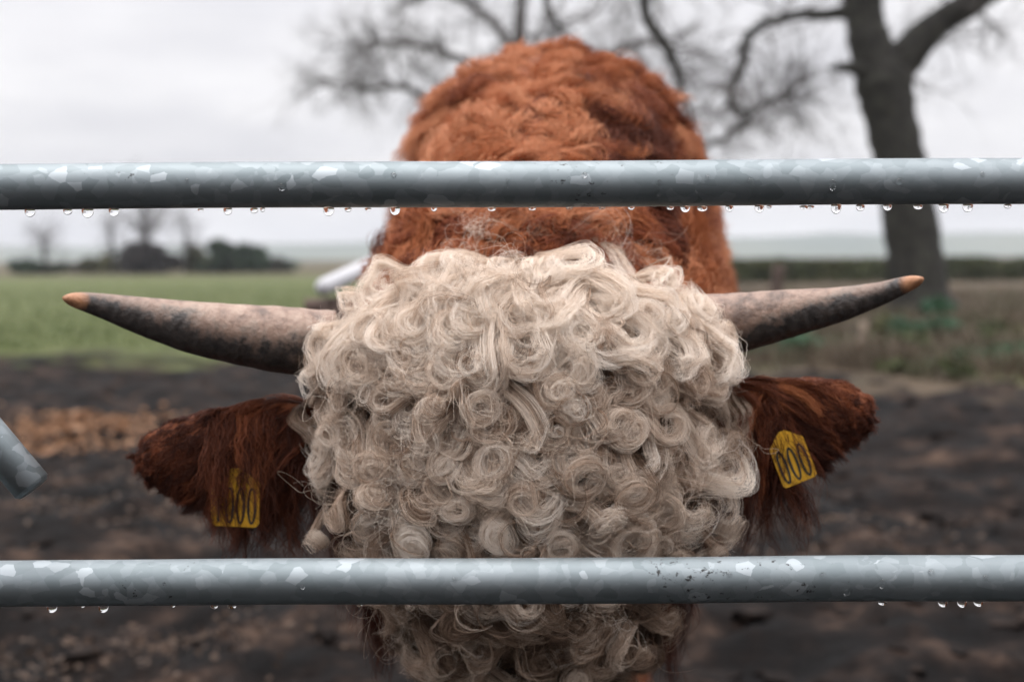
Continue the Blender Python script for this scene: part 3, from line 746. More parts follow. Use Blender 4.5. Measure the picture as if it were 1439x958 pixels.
body_me.calc_loop_triangles()
nt_ = len(body_me.loop_triangles); TRI = np.empty(nt_ * 3, np.int32); body_me.loop_triangles.foreach_get('vertices', TRI); TRI = TRI.reshape(-1, 3)
TA = V[TRI[:, 0]]; TB = V[TRI[:, 1]]; TCc = V[TRI[:, 2]]
AREA = np.linalg.norm(np.cross(TB - TA, TCc - TA), axis=1) / 2; CEN = (TA + TB + TCc) / 3
TN = np.cross(TB - TA, TCc - TA); TN /= np.linalg.norm(TN, axis=1)[:, None] + 1e-12
BVH = BVHTree.FromPolygons(V.tolist(), TRI.tolist())

# muzzle and eyes low on the face
def ellipsoid(name, c, r, mat, parent, rot=None, seg=20):
    bm = bmesh.new(); bmesh.ops.create_uvsphere(bm, u_segments=seg, v_segments=seg // 2 + 2, radius=1.0)
    for v in bm.verts:
        p = Vector((v.co.x * r[0], v.co.y * r[1], v.co.z * r[2]))
        if rot is not None: p = rot @ p
        v.co = Vector(c) + p
    me = bpy.data.meshes.new(name); bm.to_mesh(me); bm.free()
    me.polygons.foreach_set('use_smooth', [True] * len(me.polygons))
    return link(name, me, mat, parent)
M_eye, t, b = new_mat('eye'); b.inputs['Base Color'].default_value = (0.02, 0.012, 0.01, 1); b.inputs['Roughness'].default_value = 0.08
M_nose = noisy('nose_leather', [(0.3, (0.20, 0.11, 0.10)), (0.7, (0.32, 0.19, 0.17))], 60, 0.4, 0.4, 0.003)
for sx in (-1, 1):
    ellipsoid('eye', (HX + sx * 0.149, 1.345, 0.845), (0.018, 0.024, 0.022), M_eye, cow)
ellipsoid('nose', (HX, 1.495, 0.585), (0.075, 0.07, 0.05), M_nose, cow)

# ------------------------------------------------------------------ hair
def make_hair(name, P, rad, mat, parent, tint, stuff=False):
    n, k = P.shape[:2]
    hc = bpy.data.hair_curves.new(name); hc.add_curves([k] * n)
    hc.points.foreach_set('position', P.astype(np.float32).ravel())
    a = hc.attributes.get('radius') or hc.attributes.new('radius', 'FLOAT', 'POINT')
    a.data.foreach_set('value', np.broadcast_to(rad, (n, k)).astype(np.float32).ravel())
    a = hc.attributes.new('tint', 'FLOAT', 'CURVE'); a.data.foreach_set('value', tint.astype(np.float32))
    o = bpy.data.objects.new(name, hc); COL.objects.link(o); hc.materials.append(mat)
    adopt(o, parent)
    if stuff: o['kind'] = 'stuff'
    return o
def sample(mask, n):
    ids = np.nonzero(mask)[0]; pr = AREA[ids] / AREA[ids].sum()
    k = rng.choice(ids, n, p=pr); r1 = np.sqrt(rng.random(n)); r2 = rng.random(n)
    P = TA[k] * (1 - r1)[:, None] + TB[k] * (r1 * (1 - r2))[:, None] + TCc[k] * (r1 * r2)[:, None]
    return P, TN[k]
def unit(a): return a / (np.linalg.norm(a, axis=-1, keepdims=True) + 1e-12)
def tangent(v, n): return unit(v - n * np.sum(v * n, -1, keepdims=True))
def smooth_rand(n, k, amp, freq=2.0):
    t = np.linspace(0, 1, k)[None, :, None]
    out = 0
    for o in range(3):
        ph = rng.uniform(0, 2 * math.pi, (n, 1, 3)); fr = freq * (o + 1) * rng.uniform(0.6, 1.4, (n, 1, 3))
        out = out + rng.normal(0, 1, (n, 1, 3)) / (o + 1) * (np.sin(2 * math.pi * fr * t * 0.5 + ph) - np.sin(ph))
    return out * amp
def fur(name, mask, n, nclump, length, flow, curl, mat, parent, rad0, K=10, lift=0.45, clump=0.75, gravity=0.35, tint0=0.4, tintv=0.2, frizz=0.004, width=0.01, lenf=None, tintf=None):
    """clumped coat: guides curl over the hide, strands follow the nearest guide"""
    GP, GN = sample(mask, nclump)
    P, Nn = sample(mask, n)
    t = np.linspace(0, 1, K)[None, :, None]
    F = tangent(flow(GP, GN), GN)
    ln = length * rng.uniform(0.65, 1.25, (nclump, 1, 1))
    if lenf is not None: ln = ln * lenf(GP)[:, None, None]
    S = np.cross(GN, F)
    ph = rng.uniform(0, 2 * math.pi, (nclump, 1, 1)); fq = rng.uniform(0.6, 1.5, (nclump, 1, 1)); am = curl * rng.uniform(0.3, 1.2, (nclump, 1, 1))
    G = F[:, None] * ln * t * (1 - 0.25 * t) + GN[:, None] * ln * lift * (t ** 0.8) * (1 - 0.35 * t) + np.array((0, 0, -1.0)) * gravity * ln * t ** 2
    G = G + S[:, None] * am * t * np.sin(2 * math.pi * fq * t + ph) + GN[:, None] * am * 0.6 * t * np.cos(2 * math.pi * fq * t + ph)
    kd = KDTree(nclump)
    for i, p in enumerate(GP): kd.insert(p, i)
    kd.balance()
    near = np.array([kd.find(p)[1] for p in P])
    H = P[:, None] + G[near] * rng.uniform(0.7, 1.15, (n, 1, 1)) + (GP[near] - P)[:, None] * clump * t ** 1.3 + smooth_rand(n, K, frizz) * t
    gt = rng.normal(tint0, tintv, nclump) + (tintf(GP) if tintf is not None else 0)
    tint = np.clip(gt[near] + rng.normal(0, 0.1, n), 0, 1)
    rad = rad0 * (1.0 - 0.75 * np.linspace(0, 1, K) ** 2)[None, :] * rng.uniform(0.7, 1.3, (n, 1))
    return make_hair(name, H, rad, mat, parent, tint, True)

on_ear = (np.abs(CEN[:, 0] - HX) > 0.19) & (CEN[:, 1] < 1.45)
head_t = (CEN[:, 1] < 1.46) & ~on_ear
low_t = (CEN[:, 1] >= 1.38) & (CEN[:, 1] < 1.60) & (CEN[:, 2] < 0.80) & (np.abs(CEN[:, 0] - HX) < 0.17)
neck_t = ~low_t & (CEN[:, 1] >= 1.40) & (CEN[:, 1] < 2.45) & (CEN[:, 2] > 0.55) & (~on_ear)
back_t = (CEN[:, 1] >= 2.35) & (CEN[:, 1] < 3.9) & (CEN[:, 2] > 0.45)
def flow_neck(P, n):
    # hair parts along the crest, falls to both sides and forward, in tousled waves
    s = np.sign(P[:, 0] - (0.01 + 0.03 * (P[:, 1] - 1.4)))[:, None]
    f = np.array((0.9, 0, 0)) * s * rng.uniform(0.1, 1.0, (len(P), 1)) + np.array((0, -0.5, -0.5))
    sw = np.stack([vnoise(P[:, 0] * 9, P[:, 1] * 9 + P[:, 2] * 5, 3) - .5, vnoise(P[:, 0] * 8 + 9, P[:, 2] * 8, 4) - .5, vnoise(P[:, 1] * 8, P[:, 2] * 9, 6) - .5], 1)
    return f + 2.0 * sw + rng.normal(0, 0.25, (len(P), 3))
def neck_patch(P):
    # darker hair in blotches and down one side of the crest
    blot = (fbm(P[:, 0] * 7 + P[:, 1] * 3, P[:, 2] * 9 + P[:, 1] * 4, 31, 3) - 0.44) * 1.5
    side = 0.85 * np.exp(-((P[:, 0] - 0.155) / 0.060) ** 2) * (P[:, 2] > 1.10)
    roll = 0.20 * np.sin(P[:, 2] * 62 + 5 * P[:, 0] + 5 * vnoise(P[:, 0] * 6, P[:, 2] * 6, 8))       # ginger and brown waves
    band = -0.48 * np.exp(-((P[:, 2] - 1.265) / 0.042) ** 2) * (P[:, 0] < 0.11)
    return 1.25 * blot + side + roll + band
def flow_back(P, n):
    return np.array((0, 0.6, -0.6)) + rng.normal(0, 0.25, (len(P), 3))
fur('neck_coat', neck_t, 84000, 1900, 0.055, flow_neck, 0.022, M_rust, cow, 0.00045, K=14, lift=0.42, gravity=0.10, tint0=0.27, tintv=0.22, frizz=0.004, tintf=neck_patch, lenf=lambda P: np.where(P[:, 2] > 1.34, 0.6, 1.0))
fur('back_coat', back_t, 26000, 1600, 0.045, flow_back, 0.006, M_rust, cow, 0.0006, K=7, lift=0.25, tint0=0.22, tintv=0.15, frizz=0.004)
leg_t = (CEN[:, 2] < 0.60) & (CEN[:, 2] > 0.10) & (CEN[:, 1] > 1.8)
fur('leg_coat', leg_t, 8000, 700, 0.03, lambda P, n: np.array((0, 0, -1.0)) + rng.normal(0, .2, (len(P), 3)), 0.003, M_rust, cow, 0.0006, K=5, lift=0.2, tint0=0.55)

# cheeks, jaw and the back of the head: short russet to tan hair
fur('jaw_coat', low_t, 7000, 500, 0.030, lambda P, n: np.array((0, 0.4, -0.8)) + rng.normal(0, .3, (len(P), 3)), 0.006, M_cream, cow, 0.00028, K=8, lift=0.3, tint0=0.50, tintv=0.12)
cheek_t = head_t & ~low_t & (CEN[:, 1] > 1.395)
fur('cheek_coat', cheek_t, 9000, 700, 0.035, lambda P, n: np.array((0, 0.5, -0.8)) + rng.normal(0, .25, (len(P), 3)), 0.005, M_ear, cow, 0.0003, K=8, lift=0.3, tint0=0.6)
# undercoat on the face: damp brown, darkened further as shade between the curls
face_t = head_t & (CEN[:, 1] <= 1.41)
fur('face_coat', face_t, 20000, 1300, 0.022, lambda P, n: np.stack([(P[:, 0] - HX) * 5, P[:, 0] * 0 - .2, P[:, 0] * 0 - 0.8], 1) + rng.normal(0, .6, (len(P), 3)), 0.009, M_cream, cow, 0.00021, K=10, lift=0.45, gravity=0.2, tint0=0.80, tintv=0.14, frizz=0.003)

# ears
for side, E in ((-1, EARL), (1, EARR)):
    em = on_ear & ((CEN[:, 0] < HX) if side < 0 else (CEN[:, 0] > HX))
    tip = np.array(at(E[-1][0], E[-1][1], EAR_Y - .03)); root = np.array(at(E[0][0], E[0][1], EAR_Y)); axis = (tip - root) / np.linalg.norm(tip - root); Lr = np.linalg.norm(tip - root)
    def flow_ear(P, n, axis=axis):
        return axis * 1.0 + np.array((0, -0.1, -0.38)) + rng.normal(0, .18, (len(P), 3))
    fur('ear_hair', em, 14000, 420, 0.060, flow_ear, 0.0025, M_ear, cow, 0.00026, K=12, lift=0.07, gravity=0.22, clump=0.6, tint0=0.36, tintv=0.16, frizz=0.0012, tintf=lambda P: np.clip((0.982 - P[:, 2]) * 11, -0.40, 0.58), lenf=lambda P, axis=axis, root=root, Lr=Lr: np.clip(1.15 - 0.95 * np.sum((P - root) * axis, 1) / Lr, 0.22, 1.1))  # tint by height paints ear tops lit and undersides shaded
    # long fringe hanging from the lower edge towards the root
    fm = em & (np.sum((CEN - root) * axis, 1) < Lr * 0.48) & (TN[:, 2] < 0.5)
    fur('ear_fringe', fm, 1400, 60, 0.078, lambda P, n, axis=axis: axis * 0.25 + np.array((0, -0.2, -1.0)) + rng.normal(0, .20, (len(P), 3)), 0.015, M_ear, cow, 0.00026, K=14, lift=0.12, gravity=0.5, clump=0.85, tint0=0.92, tintv=0.15, frizz=0.004)
    tgx = at(334, 700, 1.35) if side < 0 else at(1104, 640, 1.35)
    cm = em & (np.abs(CEN[:, 0] - tgx.x - (0.004 if side < 0 else -0.018)) < (0.034 if side < 0 else 0.017)) & (TN[:, 1] < -0.3) & (CEN[:, 2] > tgx.z - 0.012)
    fur('ear_fringe', cm, 1300 if side < 0 else 420, 30 if side < 0 else 12, 0.050 if side < 0 else 0.050, lambda P, n, axis=axis: axis * (0.1 if axis[0] < 0 else -0.25) + np.array((0, -0.3, -1.0)) + rng.normal(0, .10, (len(P), 3)), 0.004, M_ear, cow, 0.00026, K=14, lift=0.50, gravity=0.45, clump=0.85, tint0=0.75, tintv=0.15, frizz=0.003)
    side_t = head_t & (np.abs(CEN[:, 0] - HX) > 0.10) & (CEN[:, 1] > 1.36) & (CEN[:, 2] > 0.78) & (CEN[:, 2] < 1.02) & (((CEN[:, 0] - HX) * side) > 0)
    fur('temple_hair', side_t, 4200, 140, 0.085, lambda P, n, side=side: np.array((0.55 * side, -0.1, -1.0)) + rng.normal(0, .15, (len(P), 3)), 0.008, M_ear, cow, 0.00026, K=14, lift=0.35, gravity=0.4, clump=0.8, tint0=0.95, tintv=0.12, frizz=0.004)

# ------------------------------------------------------------------ forelock: every curl its own lock
WH = at(745, 398, 1.25)                     # the whorl the locks radiate from
def surf(px, py):
    """spot on the front of the face, with its normal"""
    p = at(px, py, 1.0); d = (p - EYE).normalized()
    hit, nrm, i, dist = BVH.ray_cast(p, d, 1.0)
    return hit, nrm
def lock(px, py, Rr, turns, lead, S=95, hand=None, angle=None, tilt=None, height=0.020, W=0.0055, T=0.0055, lead_wig=0.004, tintb=None, frizz=0.0015, Kl=14, Kc=26, off=None, stray=0.05, spread=0.0032, decay=0.45):
    hit, nrm = surf(px, py)
    if hit is None or hit.y > 1.47:
        if S < 15: return None
        # beyond the edge of the skull: hang from the nearest hide
        q = at(px, py, 1.33); hit, nrm, i, d = BVH.find_nearest(q)
        if (q - hit).length > 0.030: return None
        ctr = np.array(q) * 0.5 + np.array(hit) * 0.5; tilt = random.gauss(0, 0.25); W = min(W, 0.006); lead = min(lead, 0.03)
    else:
        ctr = np.array(hit)
    n = unit(np.array(nrm) + np.array((0, -0.55, 0.0)))
    gdir = np.array((ctr[0] - WH.x, 0, ctr[2] - WH.z - 0.02)); gdir = gdir / (np.linalg.norm(gdir) + 0.03) + np.array((0, 0, -0.75))
    f = tangent(gdir, n)
    if angle is None: angle = random.gauss(0, 0.40) + 3.2 * (vnoise(np.array([px * 0.011]), np.array([py * 0.011]), 51)[0] - 0.5)
    g_ = np.cross(n, f)
    f, g_ = f * math.cos(angle) + g_ * math.sin(angle), -f * math.sin(angle) + g_ * math.cos(angle)
    h = hand or random.choice((-1, 1))
    if tilt is None: tilt = random.gauss(0, 0.22)
    tw_ = rng.uniform(0, 2 * math.pi)
    # strands
    nw = max(3, S // 9); wk = rng.integers(0, nw, S)        # the lock splits into wisps
    wc, sc_ = rng.uniform(-1.15, 1.15, nw), rng.normal(0, 0.75, nw)
    wv = (wc[wk] + rng.normal(0, 0.17, S))[:, None]; sv = (sc_[wk] + rng.normal(0, 0.22, S))[:, None]
    oa, ob = rng.normal(0, spread, nw)[wk][:, None], rng.normal(0, spread, nw)[wk][:, None]
    sqz, sqa = random.uniform(0.62, 1.0), random.uniform(0, math.pi)
    wext = rng.uniform(0.55, 1.15, nw)[wk]; wtint = rng.normal(0, 0.13, nw)[wk]
    tl = np.linspace(0, 1, Kl)[None, :]
    ps = np.linspace(0, 1, Kc + 1)[None, 1:]
    ext = (wext * rng.uniform(0.9, 1.05, S))[:, None]
    a1 = -lead * (1 - tl) * np.ones((S, 1)); wid1 = W * (0.75 + 0.5 * np.sin(math.pi * tl * 0.6))
    b1 = h * (Rr + wv * wid1) + lead_wig * np.sin(math.pi * tl * 1.5 + tw_) * (1 - tl)
    ht1 = 0.002 + (height - 0.002) * (tl ** 0.7) + sv * T * (0.5 + 0.5 * tl)
    psi = ps * turns * 2 * math.pi * ext
    rdec = 1 - decay * ps * ext
    widc = wid1[0, -1] * (1 - 0.25 * ps)
    r = Rr * rdec + wv * widc * 0.9
    phi = h * (math.pi / 2 - psi)
    a2, b2 = r * np.cos(phi), r * np.sin(phi)
    # rings are slightly squashed, each wisp turns about a centre of its own
    e1 = (a2 * math.cos(sqa) + b2 * math.sin(sqa)); e2 = (-a2 * math.sin(sqa) + b2 * math.cos(sqa))
    k0 = np.minimum(ps * 3, 1); e1 = e1 * (1 - k0 * (1 - sqz))
    a2 = e1 * math.cos(sqa) - e2 * math.sin(sqa) + oa * k0; b2 = e1 * math.sin(sqa) + e2 * math.cos(sqa) + ob * k0
    ht2 = height + sv * T + (0.006 * ps) * random.choice((-1, 1, 1))
    A = np.concatenate([a1, a2], 1); B = np.concatenate([b1, b2], 1); Ht = np.concatenate([ht1, ht2], 1)
    # tilt the ring out of the hide plane
    ct, st = math.cos(tilt), math.sin(tilt); ax = tw_
    ca, sa = math.cos(ax), math.sin(ax)
    u, v = A * ca + B * sa, -A * sa + B * ca
    wgt = np.concatenate([tl ** 2 * np.ones((S, 1)), np.ones((S, Kc))], 1)
    zt_ = (Ht - height)
    u2 = u * (1 - wgt) + wgt * (u * ct - zt_ * st); z2 = zt_ * (1 - wgt) + wgt * (u * st + zt_ * ct)
    A, B = u2 * ca - v * sa, u2 * sa + v * ca
    Ht = np.maximum(z2 + height, 0.001)
    P = ctr + A[..., None] * f + B[..., None] * g_ + Ht[..., None] * n
    # seat the root on the hide
    rt = Vector((ctr - f * lead + g_ * (h * Rr)).tolist()); q, qn, i, d = BVH.find_nearest(rt)
    dl = np.array(q) - np.array(rt)
    P[:, :Kl] += ((1 - tl) ** 1.3)[..., None] * dl
    K = Kl + Kc
    amp = np.where(rng.random(S) < stray, 3.0, 1.0)[:, None, None]
    P = P + smooth_rand(S, K, frizz, 2.4) * np.linspace(0.2, 1.0, K)[None, :, None] * amp
    tb = (random.gauss(0.25, 0.17) + 0.40 * min(max((py - 770) / 80, 0), 1) if tintb is None else tintb)  # locks low on the face tinted darker, shade put into their colour
    tint = np.clip(tb + wtint + rng.normal(0, 0.06, S) + 0.22 * np.clip(np.abs(wv[:, 0]) - 0.9, 0, 1) + np.where(rng.random(S) < 0.06, 0.3, 0), 0, 1)
    rad = 0.00013 * rng.uniform(0.7, 1.25, (S, 1)) * (1 - 0.7 * np.linspace(0, 1, K)[None] ** 3)
    return P, rad, tint

LEFT = [(345, 520, 930), (380, 505, 985), (420, 470, 1000), (460, 440, 1012), (500, 428, 1022), (540, 415, 1040), (575, 412, 1052), (620, 416, 1046), (660, 424, 1034), (700, 445, 1026), (740, 468, 1020), (780, 492, 1014), (830, 525, 1000), (880, 545, 985), (970, 560, 965)]
def edges(py):
    ys_ = [l[0] for l in LEFT]
    return np.interp(py, ys_, [l[1] for l in LEFT]), np.interp(py, ys_, [l[2] for l in LEFT])
forelock = None
locks = []
# tight curls: spread over the forehead, evenly but not in rows
cand = []
tries = 0
while tries < 9000:
    tries += 1
    py = random.uniform(462, 975); l, r = edges(py); px = random.uniform(l + 30, r - 24)
    dmin = 23 + 10 * vnoise(np.array([px * 0.012]), np.array([py * 0.012]), 8)[0]
    if all((px - q[0]) ** 2 + (py - q[1]) ** 2 > dmin * dmin for q in cand): cand.append((px, py))
random.shuffle(cand)
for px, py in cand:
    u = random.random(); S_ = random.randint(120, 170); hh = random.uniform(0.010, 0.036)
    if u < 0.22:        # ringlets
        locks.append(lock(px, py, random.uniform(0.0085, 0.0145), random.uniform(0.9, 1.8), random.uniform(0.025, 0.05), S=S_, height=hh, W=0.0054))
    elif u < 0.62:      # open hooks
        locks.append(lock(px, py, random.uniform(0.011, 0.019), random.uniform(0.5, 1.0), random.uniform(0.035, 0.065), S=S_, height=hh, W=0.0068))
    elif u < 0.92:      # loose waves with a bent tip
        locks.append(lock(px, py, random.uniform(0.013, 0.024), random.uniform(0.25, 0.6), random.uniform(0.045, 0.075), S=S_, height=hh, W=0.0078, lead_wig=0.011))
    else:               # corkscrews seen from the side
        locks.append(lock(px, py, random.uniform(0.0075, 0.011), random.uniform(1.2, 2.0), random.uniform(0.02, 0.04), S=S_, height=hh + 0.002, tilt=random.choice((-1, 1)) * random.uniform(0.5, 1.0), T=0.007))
# the ringlets that stand out most
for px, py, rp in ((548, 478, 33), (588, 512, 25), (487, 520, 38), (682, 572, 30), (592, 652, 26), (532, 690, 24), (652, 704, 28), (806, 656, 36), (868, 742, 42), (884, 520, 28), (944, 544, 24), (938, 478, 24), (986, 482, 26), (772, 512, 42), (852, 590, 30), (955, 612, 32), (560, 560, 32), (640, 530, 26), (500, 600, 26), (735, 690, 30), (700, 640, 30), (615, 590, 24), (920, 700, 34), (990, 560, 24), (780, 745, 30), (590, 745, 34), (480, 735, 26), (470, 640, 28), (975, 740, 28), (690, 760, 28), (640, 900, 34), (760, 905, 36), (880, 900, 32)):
    locks.append(lock(px, py, rp * random.uniform(0.00042, 0.00054), random.uniform(0.95, 1.6), random.uniform(0.03, 0.055), S=130, height=random.uniform(0.020, 0.034), W=random.uniform(0.0024, 0.0040), T=0.006, tilt=random.gauss(0, 0.25), spread=random.uniform(0.0008, 0.0020), decay=random.uniform(0.25, 0.42), tintb=random.gauss(0.30, 0.14) + (0.38 if py > 800 else 0)))  # low ringlets carry the same painted shade
# long loose locks from the whorl over the brow and along the poll
for k in range(135):
    py = 390 + 140 * random.random() ** 1.1; l, r = edges(py); px = random.uniform(l + 26, r - 24)
    q = (py - 390) / 140
    locks.append(lock(px, py, random.uniform(0.012, 0.026), random.uniform(0.22, 0.7), random.uniform(0.045, 0.075) + 0.045 * q, S=random.randint(110, 150), angle=random.gauss(0, 0.38), tilt=random.gauss(0, 0.3), height=random.uniform(0.016, 0.024) + 0.014 * q, W=random.uniform(0.004, 0.0085), T=0.0055, lead_wig=0.008, tintb=random.gauss(0.03, 0.08), frizz=0.0014, Kl=22, Kc=18))
locks = [q for q in locks if q is not None]
print('locks', len(locks))
# fuzz: single hairs that stand off the curls
fz = []
for k in range(150):
    py = random.uniform(345, 900); l, r = edges(py); px = random.uniform(l + 20, r - 20)
    fz.append(lock(px, py, random.uniform(0.008, 0.022), random.uniform(0.4, 1.2), random.uniform(0.02, 0.05), S=9, height=random.uniform(0.022, 0.045), W=0.012, T=0.012, frizz=0.004, tilt=random.gauss(0, .6), stray=0.5, Kl=14, Kc=26))
fz = [q for q in fz if q is not None]
for q in fz: q[1][:] *= 0.7
for k in range(75):      # thin tan wisps that outline the curls
    py = random.uniform(400, 900); l, r = edges(py); px = random.uniform(l + 45, r - 45)
    fz.append(lock(px, py, random.uniform(0.010, 0.021), random.uniform(0.5, 1.2), random.uniform(0.02, 0.05), S=12, height=random.uniform(0.028, 0.042), W=0.0011, T=0.0014, frizz=0.0007, stray=0.0, tintb=random.uniform(0.42, 0.66), Kl=14, Kc=26))
fz = [q for q in fz if q is not None]
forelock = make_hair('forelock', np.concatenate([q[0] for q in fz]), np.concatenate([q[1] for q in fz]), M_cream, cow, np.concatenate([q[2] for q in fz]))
forelock['label'] = 'cream curly forelock covering the forehead'
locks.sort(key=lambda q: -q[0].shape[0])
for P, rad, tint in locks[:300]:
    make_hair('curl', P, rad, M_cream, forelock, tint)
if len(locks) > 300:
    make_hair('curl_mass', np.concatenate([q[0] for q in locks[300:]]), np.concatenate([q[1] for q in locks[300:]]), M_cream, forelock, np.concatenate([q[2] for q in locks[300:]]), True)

# ------------------------------------------------------------------ horns
M_horn, t, b = new_mat('horn')
at_u = t.nodes.new('ShaderNodeAttribute'); at_u.attribute_name = 'along'
at_v = t.nodes.new('ShaderNodeAttribute'); at_v.attribute_name = 'under'
g = t.nodes.new('ShaderNodeNewGeometry')
hn = noise_node(t, 34, 6, 0.65, g.outputs['Position']); hn2 = noise_node(t, 110, 4, 0.6, g.outputs['Position'])
pale = ramp_node(t, hn.outputs['Fac'], [(0.34, (0.11, 0.068, 0.05)), (0.48, (0.27, 0.175, 0.13)), (0.66, (0.42, 0.31, 0.24))])
dark = ramp_node(t, hn2.outputs['Fac'], [(0.3, (0.016, 0.013, 0.012)), (0.7, (0.055, 0.042, 0.036))])
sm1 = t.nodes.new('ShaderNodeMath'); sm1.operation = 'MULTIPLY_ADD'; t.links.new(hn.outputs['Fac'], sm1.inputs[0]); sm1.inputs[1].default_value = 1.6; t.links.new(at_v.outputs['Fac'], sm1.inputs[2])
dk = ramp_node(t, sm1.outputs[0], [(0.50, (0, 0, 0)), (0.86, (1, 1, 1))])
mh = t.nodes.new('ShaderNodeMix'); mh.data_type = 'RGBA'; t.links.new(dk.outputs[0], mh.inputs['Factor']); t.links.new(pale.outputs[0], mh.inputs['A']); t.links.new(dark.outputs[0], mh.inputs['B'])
tipn = t.nodes.new('ShaderNodeMath'); tipn.operation = 'MULTIPLY_ADD'; t.links.new(hn.outputs['Fac'], tipn.inputs[0]); tipn.inputs[1].default_value = 0.10; t.links.new(at_u.outputs['Fac'], tipn.inputs[2])
tp = ramp_node(t, tipn.outputs[0], [(0.945, (0, 0, 0)), (0.985, (1, 1, 1))])
mt = t.nodes.new('ShaderNodeMix'); mt.data_type = 'RGBA'; t.links.new(tp.outputs[0], mt.inputs['Factor']); t.links.new(mh.outputs['Result'], mt.inputs['A']); mt.inputs['B'].default_value = (0.40, 0.19, 0.095, 1)
t.links.new(mt.outputs['Result'], b.inputs['Base Color']); b.inputs['Roughness'].default_value = 0.5
wv_ = t.nodes.new('ShaderNodeMath'); wv_.operation = 'SINE'; ws = t.nodes.new('ShaderNodeMath'); ws.operation = 'MULTIPLY_ADD'; ws.inputs[1].default_value = 130.0
t.links.new(at_u.outputs['Fac'], ws.inputs[0]); nw_ = t.nodes.new('ShaderNodeMath'); nw_.operation = 'MULTIPLY'; nw_.inputs[1].default_value = 14.0; t.links.new(hn.outputs['Fac'], nw_.inputs[0]); t.links.new(nw_.outputs[0], ws.inputs[2]); t.links.new(ws.outputs[0], wv_.inputs[0])
hsum = t.nodes.new('ShaderNodeMath'); hsum.operation = 'MULTIPLY_ADD'; hsum.inputs[1].default_value = 0.16; t.links.new(wv_.outputs[0], hsum.inputs[0]); t.links.new(hn2.outputs['Fac'], hsum.inputs[2])
bump(t, b, hsum.outputs[0], 0.5, 0.004)
def horn(spots, y0, y1, label):
    n = len(spots); pts, rad = [], []
    for i, (px, py, r_) in enumerate(spots):
        yy = y0 + (y1 - y0) * (i / (n - 1)) ** 1.2; pts.append(np.array(at(px, py, yy))); rad.append(r_ * pxm(yy))
    pts = np.array(pts); s = np.concatenate([[0], np.cumsum(np.linalg.norm(np.diff(pts, axis=0), axis=1))]); s /= s[-1]
    q = np.linspace(0, 1, 60) ** 0.8
    fp = np.stack([np.interp(q, s, pts[:, k]) for k in range(3)], 1); fr = np.interp(q, s, rad)
    for _ in range(6):
        fp[1:-1] = (fp[:-2] + 2 * fp[1:-1] + fp[2:]) / 4; fr[1:-1] = (fr[:-2] + 2 * fr[1:-1] + fr[2:]) / 4
    fr = fr * (1 + 0.012 * np.sin(q * 60) * (1 - q))
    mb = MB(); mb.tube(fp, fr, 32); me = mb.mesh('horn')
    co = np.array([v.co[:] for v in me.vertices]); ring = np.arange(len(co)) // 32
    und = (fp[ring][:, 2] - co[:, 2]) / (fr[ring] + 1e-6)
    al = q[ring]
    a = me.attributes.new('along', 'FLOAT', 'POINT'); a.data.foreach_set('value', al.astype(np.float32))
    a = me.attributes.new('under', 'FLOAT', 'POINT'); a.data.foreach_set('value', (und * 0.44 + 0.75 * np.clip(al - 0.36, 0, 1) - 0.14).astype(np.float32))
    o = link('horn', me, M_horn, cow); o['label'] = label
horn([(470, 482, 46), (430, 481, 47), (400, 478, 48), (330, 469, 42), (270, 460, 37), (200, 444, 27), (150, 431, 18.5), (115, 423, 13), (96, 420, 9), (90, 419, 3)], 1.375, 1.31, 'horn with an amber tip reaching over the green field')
horn([(960, 462, 46), (1000, 458, 45), (1040, 453, 42), (1100, 442, 35), (1180, 428, 24.5), (1240, 412, 16), (1272, 400, 12), (1288, 395, 9), (1296, 392, 3)], 1.375, 1.31, 'horn with an amber tip crossing in front of the oak')

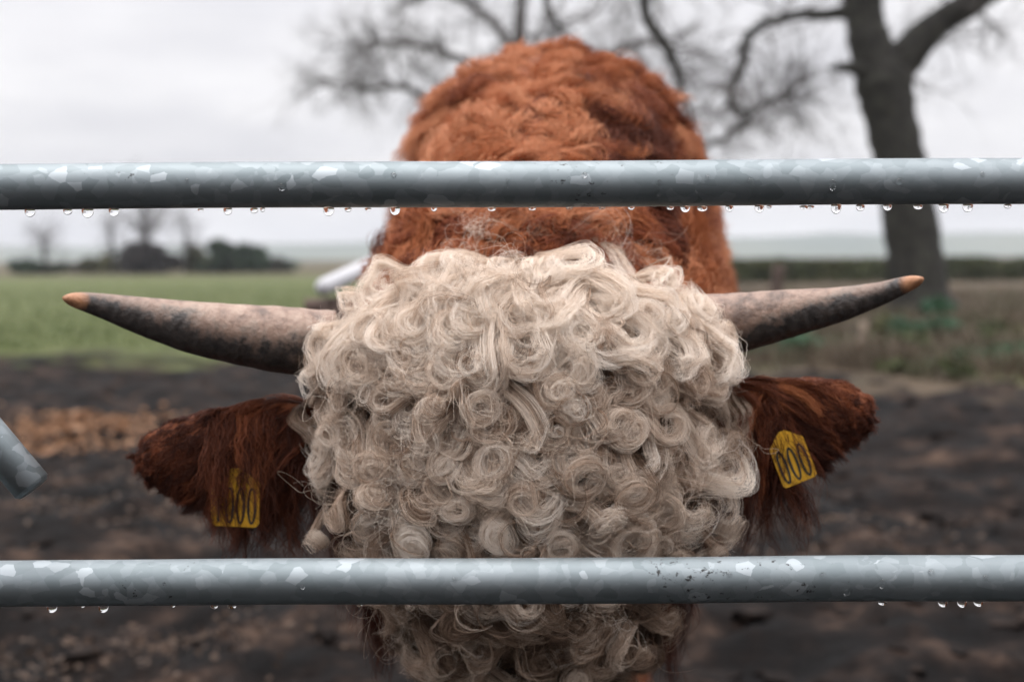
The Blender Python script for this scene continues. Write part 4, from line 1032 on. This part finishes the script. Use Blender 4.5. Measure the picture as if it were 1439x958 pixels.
# ------------------------------------------------------------------ ear tags
M_tag, t, b = new_mat('tag_plastic')
g = t.nodes.new('ShaderNodeNewGeometry'); n1 = noise_node(t, 90, 4, 0.6, g.outputs['Position'])
r_ = ramp_node(t, n1.outputs['Fac'], [(0.3, (0.58, 0.29, 0.014)), (0.7, (0.74, 0.41, 0.03))]); t.links.new(r_.outputs[0], b.inputs['Base Color']); b.inputs['Roughness'].default_value = 0.4
M_ink, t, b = new_mat('tag_ink'); b.inputs['Base Color'].default_value = (0.02, 0.022, 0.02, 1); b.inputs['Roughness'].default_value = 0.6
def ear_tag(px, py, depth, wpx, hpx, roll, yaw, digits, label):
    c = at(px, py, depth); s = pxm(depth); wd, hg = wpx * s / 2, hpx * s / 2
    rot = Matrix.Rotation(roll, 3, 'Y') @ Matrix.Rotation(yaw, 3, 'Z')
    # outline: square foot with rounded corners, shoulders tapering to a stalk
    out = []
    def arc(cx, cz, r_, a0, a1, n=6):
        for i in range(n + 1):
            a_ = a0 + (a1 - a0) * i / n; out.append((cx + r_ * math.cos(a_), cz + r_ * math.sin(a_)))
    rc = wd * 0.22
    arc(-wd + rc, -hg + rc, rc, math.pi, 1.5 * math.pi); arc(wd - rc, -hg + rc, rc, 1.5 * math.pi, 2 * math.pi)
    arc(wd - rc, hg * 0.62, rc, 0, math.pi / 3); arc(wd * 0.12, hg * 1.1, wd * 0.16, math.pi / 3, math.pi / 2); arc(-wd * 0.12, hg * 1.1, wd * 0.16, math.pi / 2, 2 * math.pi / 3); arc(-wd + rc, hg * 0.62, rc, 2 * math.pi / 3, math.pi)
    n = len(out); mb = MB(); th = 0.0008
    def W(x, y, z): return tuple(c + rot @ Vector((x, y, z)))
    mb.add([W(x, -th, z) for x, z in out] + [W(x, th, z) for x, z in out], [tuple(range(n)), tuple(range(2 * n - 1, n - 1, -1))] + [(i, i + n, (i + 1) % n + n, (i + 1) % n) for i in range(n)])
    o = mb.build('ear_tag', M_tag, cow, smooth=False); o['label'] = label
    nd = len(digits); mb = MB()
    for k, ch in enumerate(digits):
        cx = (k - (nd - 1) / 2) * (2 * wd * 0.92 / nd); rx, rz, cz = wd * 0.58 / nd, hg * 0.66, -hg * 0.18; st = wd * 0.19 / nd * 1.1
        if ch == '0':
            m_ = 28; vs_ = []
            for i in range(m_):
                a_ = 2 * math.pi * i / m_
                for q in (-1, 1): vs_.append(W(cx + (rx + q * st) * math.cos(a_), -th - 0.0006, cz + (rz + q * st) * math.sin(a_)))
            mb.add(vs_, [(2 * i, 2 * i + 1, 2 * ((i + 1) % m_) + 1, 2 * ((i + 1) % m_)) for i in range(m_)])
        else:
            mb.add([W(cx - st, -th - .0006, cz - rz), W(cx + st, -th - .0006, cz - rz), W(cx + st, -th - .0006, cz + rz), W(cx - st, -th - .0006, cz + rz)], [(0, 1, 2, 3)])
    mb.build('number', M_ink, o, smooth=False)
ear_tag(331, 703, 1.350, 70, 74, R(2), R(-6), '1000', 'yellow tag half hidden by ear hair')
ear_tag(1113, 645, 1.349, 52, 70, R(-21), R(6), '000', 'tilted yellow tag')

# ================================================================== air
mb = MB(); mb.box((0, 1300, 30.0), (3200, 1340, 32.0))
M_haze = bpy.data.materials.new('haze'); M_haze.use_nodes = True; t = M_haze.node_tree; t.nodes.clear()
pv = t.nodes.new('ShaderNodeVolumePrincipled'); pv.inputs['Color'].default_value = (0.86, 0.90, 0.96, 1); pv.inputs['Density'].default_value = 0.00035
o_ = t.nodes.new('ShaderNodeOutputMaterial'); t.links.new(pv.outputs[0], o_.inputs['Volume'])
hz = mb.build('haze', M_haze, smooth=False); tag(hz, 'pale damp air between here and the hills', 'haze', kind='stuff')
